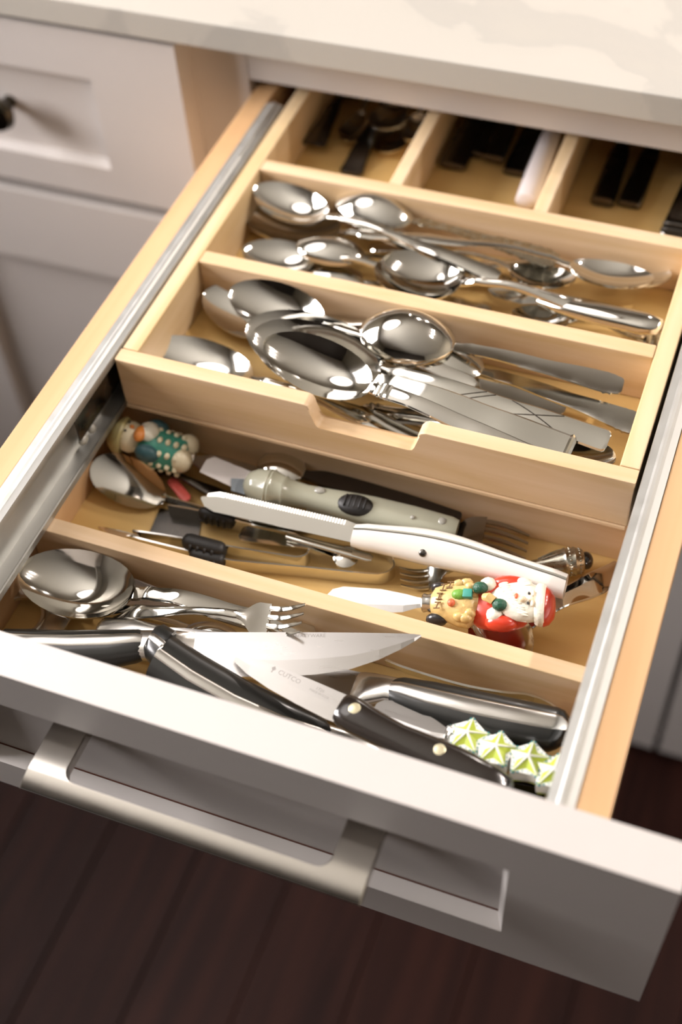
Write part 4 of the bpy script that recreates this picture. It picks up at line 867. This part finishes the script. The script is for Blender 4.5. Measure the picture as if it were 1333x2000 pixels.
def letters(txt, r, x, y, z, size, mat, mirror=False, name='engraving'):
    cu = bpy.data.curves.new(name, 'FONT'); cu.body = txt; cu.size = size; cu.extrude = 0.00003; cu.resolution_u = 2
    o = bpy.data.objects.new(name, cu); col.objects.link(o); dg = bpy.context.evaluated_depsgraph_get()
    me = bpy.data.meshes.new_from_object(o.evaluated_get(dg)); bpy.data.objects.remove(o)
    if mirror: me.transform(Matrix.Rotation(math.pi, 4, 'Z'))
    me.transform(Matrix.Translation((x, y, z))); return link(name, me, mat, r, smooth=False)
letters('LIBERTYWARE', r, 249 * u, 0.0010, 0.00125, 0.0034, 'etched_grey', True)
# second layered knife: its curved handle runs from the big knife's bolster towards the drawer front
r = thing('kitchen_knife', 'knife with curved black and steel handle, butt lying on the large kitchen knife', 'knife')
L = pose(r, at(900, 1550, -0.078), at(285, 1262, -0.044), 0)
u = L / 679.0
n0 = 0.40 * L
xs = [n0, n0 + 0.006, n0 + 0.03, n0 + 0.06, n0 + 0.09, n0 + 0.115, L - 0.012, L - 0.003, L]
cy = [0.0035, 0.004, 0.0085, 0.0095, 0.0070, 0.0025, -0.0030, -0.0055, -0.006]
layered_handle(r, xs, cy, [0.0060, 0.0090, 0.0150, 0.0165, 0.0168, 0.0158, 0.0136, 0.0118, 0.009], [0.006, 0.0075, 0.0090, 0.0095, 0.0095, 0.0095, 0.0090, 0.0080, 0.006], 0.0042, 0.12)
bm = bmesh.new(); add_bar(bm, [(n0 - 0.030, -0.002, 0, 0.0130, 0.0020, 3), (n0 - 0.022, -0.001, 0, 0.0115, 0.0045, 3), (n0 - 0.012, 0.001, 0, 0.0070, 0.0055, 3), (n0 + 0.004, 0.003, 0, 0.0062, 0.0058, 3)], 14, 2.6); from_bm('bolster', bm, 'satin_steel', r)
blade(r, [(0, 0.010, 0.0115), (0.02, -0.004, 0.0115), (0.05, -0.012, 0.0112), (n0 - 0.028, -0.0142, 0.0105)], 0.0022)
# third layered knife, at the right
r = thing('kitchen_knife', 'knife with a thick black and steel handle beside the star handled spreader', 'knife')
L = pose(r, at(505, 1302, -0.076), at(1108, 1434, -0.066), 0)
n0 = 0.335 * L
blade(r, [(0, 0.004, 0.006), (0.015, -0.010, 0.0095), (0.04, -0.018, 0.0105), (n0, -0.0195, 0.0110)], 0.0024)
bm = bmesh.new(); add_bar(bm, [(n0 - 0.002, -0.0045, 0, 0.0158, 0.0014, 3), (n0 + 0.002, -0.003, 0, 0.0148, 0.0042, 3), (n0 + 0.008, 0.000, 0, 0.0118, 0.0060, 3), (n0 + 0.020, 0.0025, 0, 0.0090, 0.0070, 3), (n0 + 0.034, 0.0025, 0, 0.0088, 0.0074, 3)], 16, 3); from_bm('bolster', bm, 'satin_steel', r)
X1 = n0 + 0.022
xs = [X1, X1 + 0.006, X1 + 0.025, X1 + 0.05, X1 + 0.075, X1 + 0.10, L - 0.004, L]
layered_handle(r, xs, [0.0025, 0.0020, 0.000, -0.0005, 0.000, 0.0010, 0.002, 0.002], [0.0085, 0.0110, 0.0142, 0.0150, 0.0145, 0.0138, 0.012, 0.008], [0.0072, 0.0085, 0.0098, 0.0100, 0.0098, 0.0094, 0.008, 0.005], 0.0062, 0.02)
# thin steel strip lying on edge along the divider
pts = smooth_path([at(x, y, -0.070) for x, y in ((753, 1290), (800, 1311), (905, 1342), (985, 1356), (1036, 1362), (1075, 1386), (1110, 1424))], 6)
r = thing('cake_server', 'thin steel server lying on its edge behind the right hand kitchen knife', 'server', None, pts[0])
n = len(pts); hz = [0.0012 + 0.0016 * min(1, i / 6) if i < n * 0.68 else 0.003 + 0.007 * min(1, (i - n * 0.68) / (n * 0.22)) for i in range(n)]
i_ = int(n * 0.68)
sweep('handle', [p - pts[0] for p in pts[:i_ + 1]], 0.0008, hz[:i_ + 1], 'worn_steel', r); sweep('blade', [p - pts[0] for p in pts[i_:]], 0.0006, hz[i_:], 'polished_steel', r)
# fork with curved steel neck under the paring knife
fork('fork', 'fork with a curving steel neck lying under the star handled spreader', (560, 1350, -0.088), (700, 1372, -0.078), (900, 1430, -0.086), 0.011, 'worn_steel', arch=0.012, prof=WIDE, nw=0.003)
# spreader with a star covered handle
r = thing('cheese_spreader', 'spreader with a lime and white handle of stacked stars dotted in teal', 'spreader')
L = pose(r, at(733, 1380, -0.070), at(1096, 1512, -0.056), -4)
u = L / 388.0
spreader_blade(r, 160 * u, 0.0092)
ferrule(r, 158 * u, 172 * u, 0.0062)
def star_pts(cx, cy, R1, R0, a0, n=5):
    out = []
    for k in range(2 * n):
        a = a0 + math.pi * k / n; rr = R1 if k % 2 == 0 else R0; out.append((cx + rr * math.cos(a), cy + rr * math.sin(a)))
    return out
for i, (q, yy) in enumerate(((200, 0.001), (262, -0.001), (326, 0.0), (380, -0.002))):
    cx = q * u; a0 = math.radians(100)
    base = prism('star', star_pts(cx, yy, 0.0142, 0.0084, a0), -0.0030, 0.0045, 'star_white', r, bev=0.0014, seg=2)
    bm = bmesh.new(); P = star_pts(cx, yy, 0.0126, 0.0064, a0); c = bm.verts.new((cx, yy, 0.0082)); vs = [bm.verts.new((x, y, 0.0046)) for x, y in P]; bt = [bm.verts.new((x, y, 0.0040)) for x, y in P]
    for k in range(10):
        bm.faces.new((vs[k], vs[(k + 1) % 10], c)); bm.faces.new((bt[k], bt[(k + 1) % 10], vs[(k + 1) % 10], vs[k]))
    bm.faces.new(bt[::-1]); from_bm('star_face', bm, 'star_lime', base, smooth=False)
    bm = bmesh.new()
    for k in range(5):
        a = a0 + 2 * math.pi * k / 5
        add_tube(bm, [(cx, yy, 0.0082), (cx + 0.0115 * math.cos(a), yy + 0.0115 * math.sin(a), 0.0048)], [0.0008, 0.0004], 6)
    from_bm('star_ridge', bm, 'star_white', base)
    bm = bmesh.new(); PP = star_pts(cx, yy, 0.0136, 0.0078, a0)
    for k in range(10):
        (xa, ya), (xb, yb) = PP[k], PP[(k + 1) % 10]
        for t_ in (0.2, 0.5, 0.8): add_ball(bm, (xa + (xb - xa) * t_, ya + (yb - ya) * t_, 0.0040), (0.00075, 0.00075, 0.00075), None, 6)
    o = from_bm('dot', bm, 'dot_teal', base); o['kind'] = 'stuff'
    prism('star_back', star_pts(cx, yy, 0.0132, 0.0078, a0), -0.0050, -0.0031, 'star_lime', base, bev=0.0008)
# paring knives with black riveted handles
def paring(label, A, B, Lb_px, Lt_px, roll=4, text=True, rivets=(0.0, 0.5), wb=0.0092):
    r = thing('paring_knife', label, 'knife'); L = pose(r, at(*A), at(*B), roll); u = L / Lt_px; b = Lb_px * u
    blade(r, [(0, 0.0002, 0.001), (0.006, -0.0036, 0.0018), (0.018, -0.0072, 0.0034), (0.035, -0.0094, 0.0055), (0.055, -0.0102, 0.0072), (0.075, -0.0103, 0.0082), (b, -0.0098, 0.0086)], 0.0018, grind=0.5)
    xs = [b - 0.0015, b + 0.001, b + 0.008, b + 0.022, b + 0.038, b + 0.055, b + 0.075, b + 0.09, L - 0.003, L]
    hw = [0.0085, 0.0098, 0.0105, 0.0094, 0.0088, 0.0098, 0.0105, 0.0098, 0.0085, 0.005]; cy = [0.0, 0.0, -0.0004, -0.0012, -0.0015, -0.0008, 0.0, 0.0, -0.001, -0.001]
    ht = [0.0052, 0.0066, 0.0072, 0.0075, 0.0080, 0.0082, 0.0082, 0.0080, 0.0070, 0.004]
    hb = bar('handle', [(x, c, -0.001, h, t) for x, c, h, t in zip(xs, cy, hw, ht)], 'brown_black', r, 20, 2.8)
    for q in (b + 0.0085, b + 0.0635):
        bm = bmesh.new(); add_bar(bm, [(q - 0.0001, 0, 0, 0.001, 0.001)] * 1 + [(q, 0, 0, 0.001, 0.001)], 4); bm.free()
        bm = bmesh.new(); n = 20; zt = 0.0063 if q < b + 0.02 else 0.0073
        add_rings(bm, [[Vector((q + rr * math.cos(2 * math.pi * k / n), 0.001 + rr * math.sin(2 * math.pi * k / n), z)) for k in range(n)] for rr, z in ((0.0036, 0.002), (0.0036, zt - 0.0003), (0.0030, zt))])
        from_bm('rivet', bm, 'rivet_brass', hb, angle=40)
    if text:
        letters('CUTCO', r, b - 0.0455, 0.0012, 0.00094, 0.0044, 'etched_grey')
        letters('1720', r, b - 0.0200, 0.0030, 0.00094, 0.0028, 'etched_grey'); letters('MADE IN U.S.A.', r, b - 0.0230, 0.0008, 0.00094, 0.0020, 'etched_grey')
        bm = bmesh.new(); add_prism(bm, [(b - 0.0505, 0.0030), (b - 0.0490, 0.0048), (b - 0.0475, 0.0030), (b - 0.0490, 0.0012)], 0.00090, 0.00096); add_prism(bm, [(b - 0.0496, 0.0008), (b - 0.0490, 0.0016), (b - 0.0484, 0.0008), (b - 0.0490, 0.0)], 0.00090, 0.00096); from_bm('engraving', bm, 'etched_grey', r)
    return r
paring('paring knife with a dark riveted handle hidden behind the drawer front, right corner', (690, 1450, -0.084), (1068, 1568, -0.070), 200, 400, text=False)
paring('paring knife with dark two rivet handle and engraved blade, lying on top', (446, 1273, -0.041), (1000, 1548, -0.050), 262, 618)
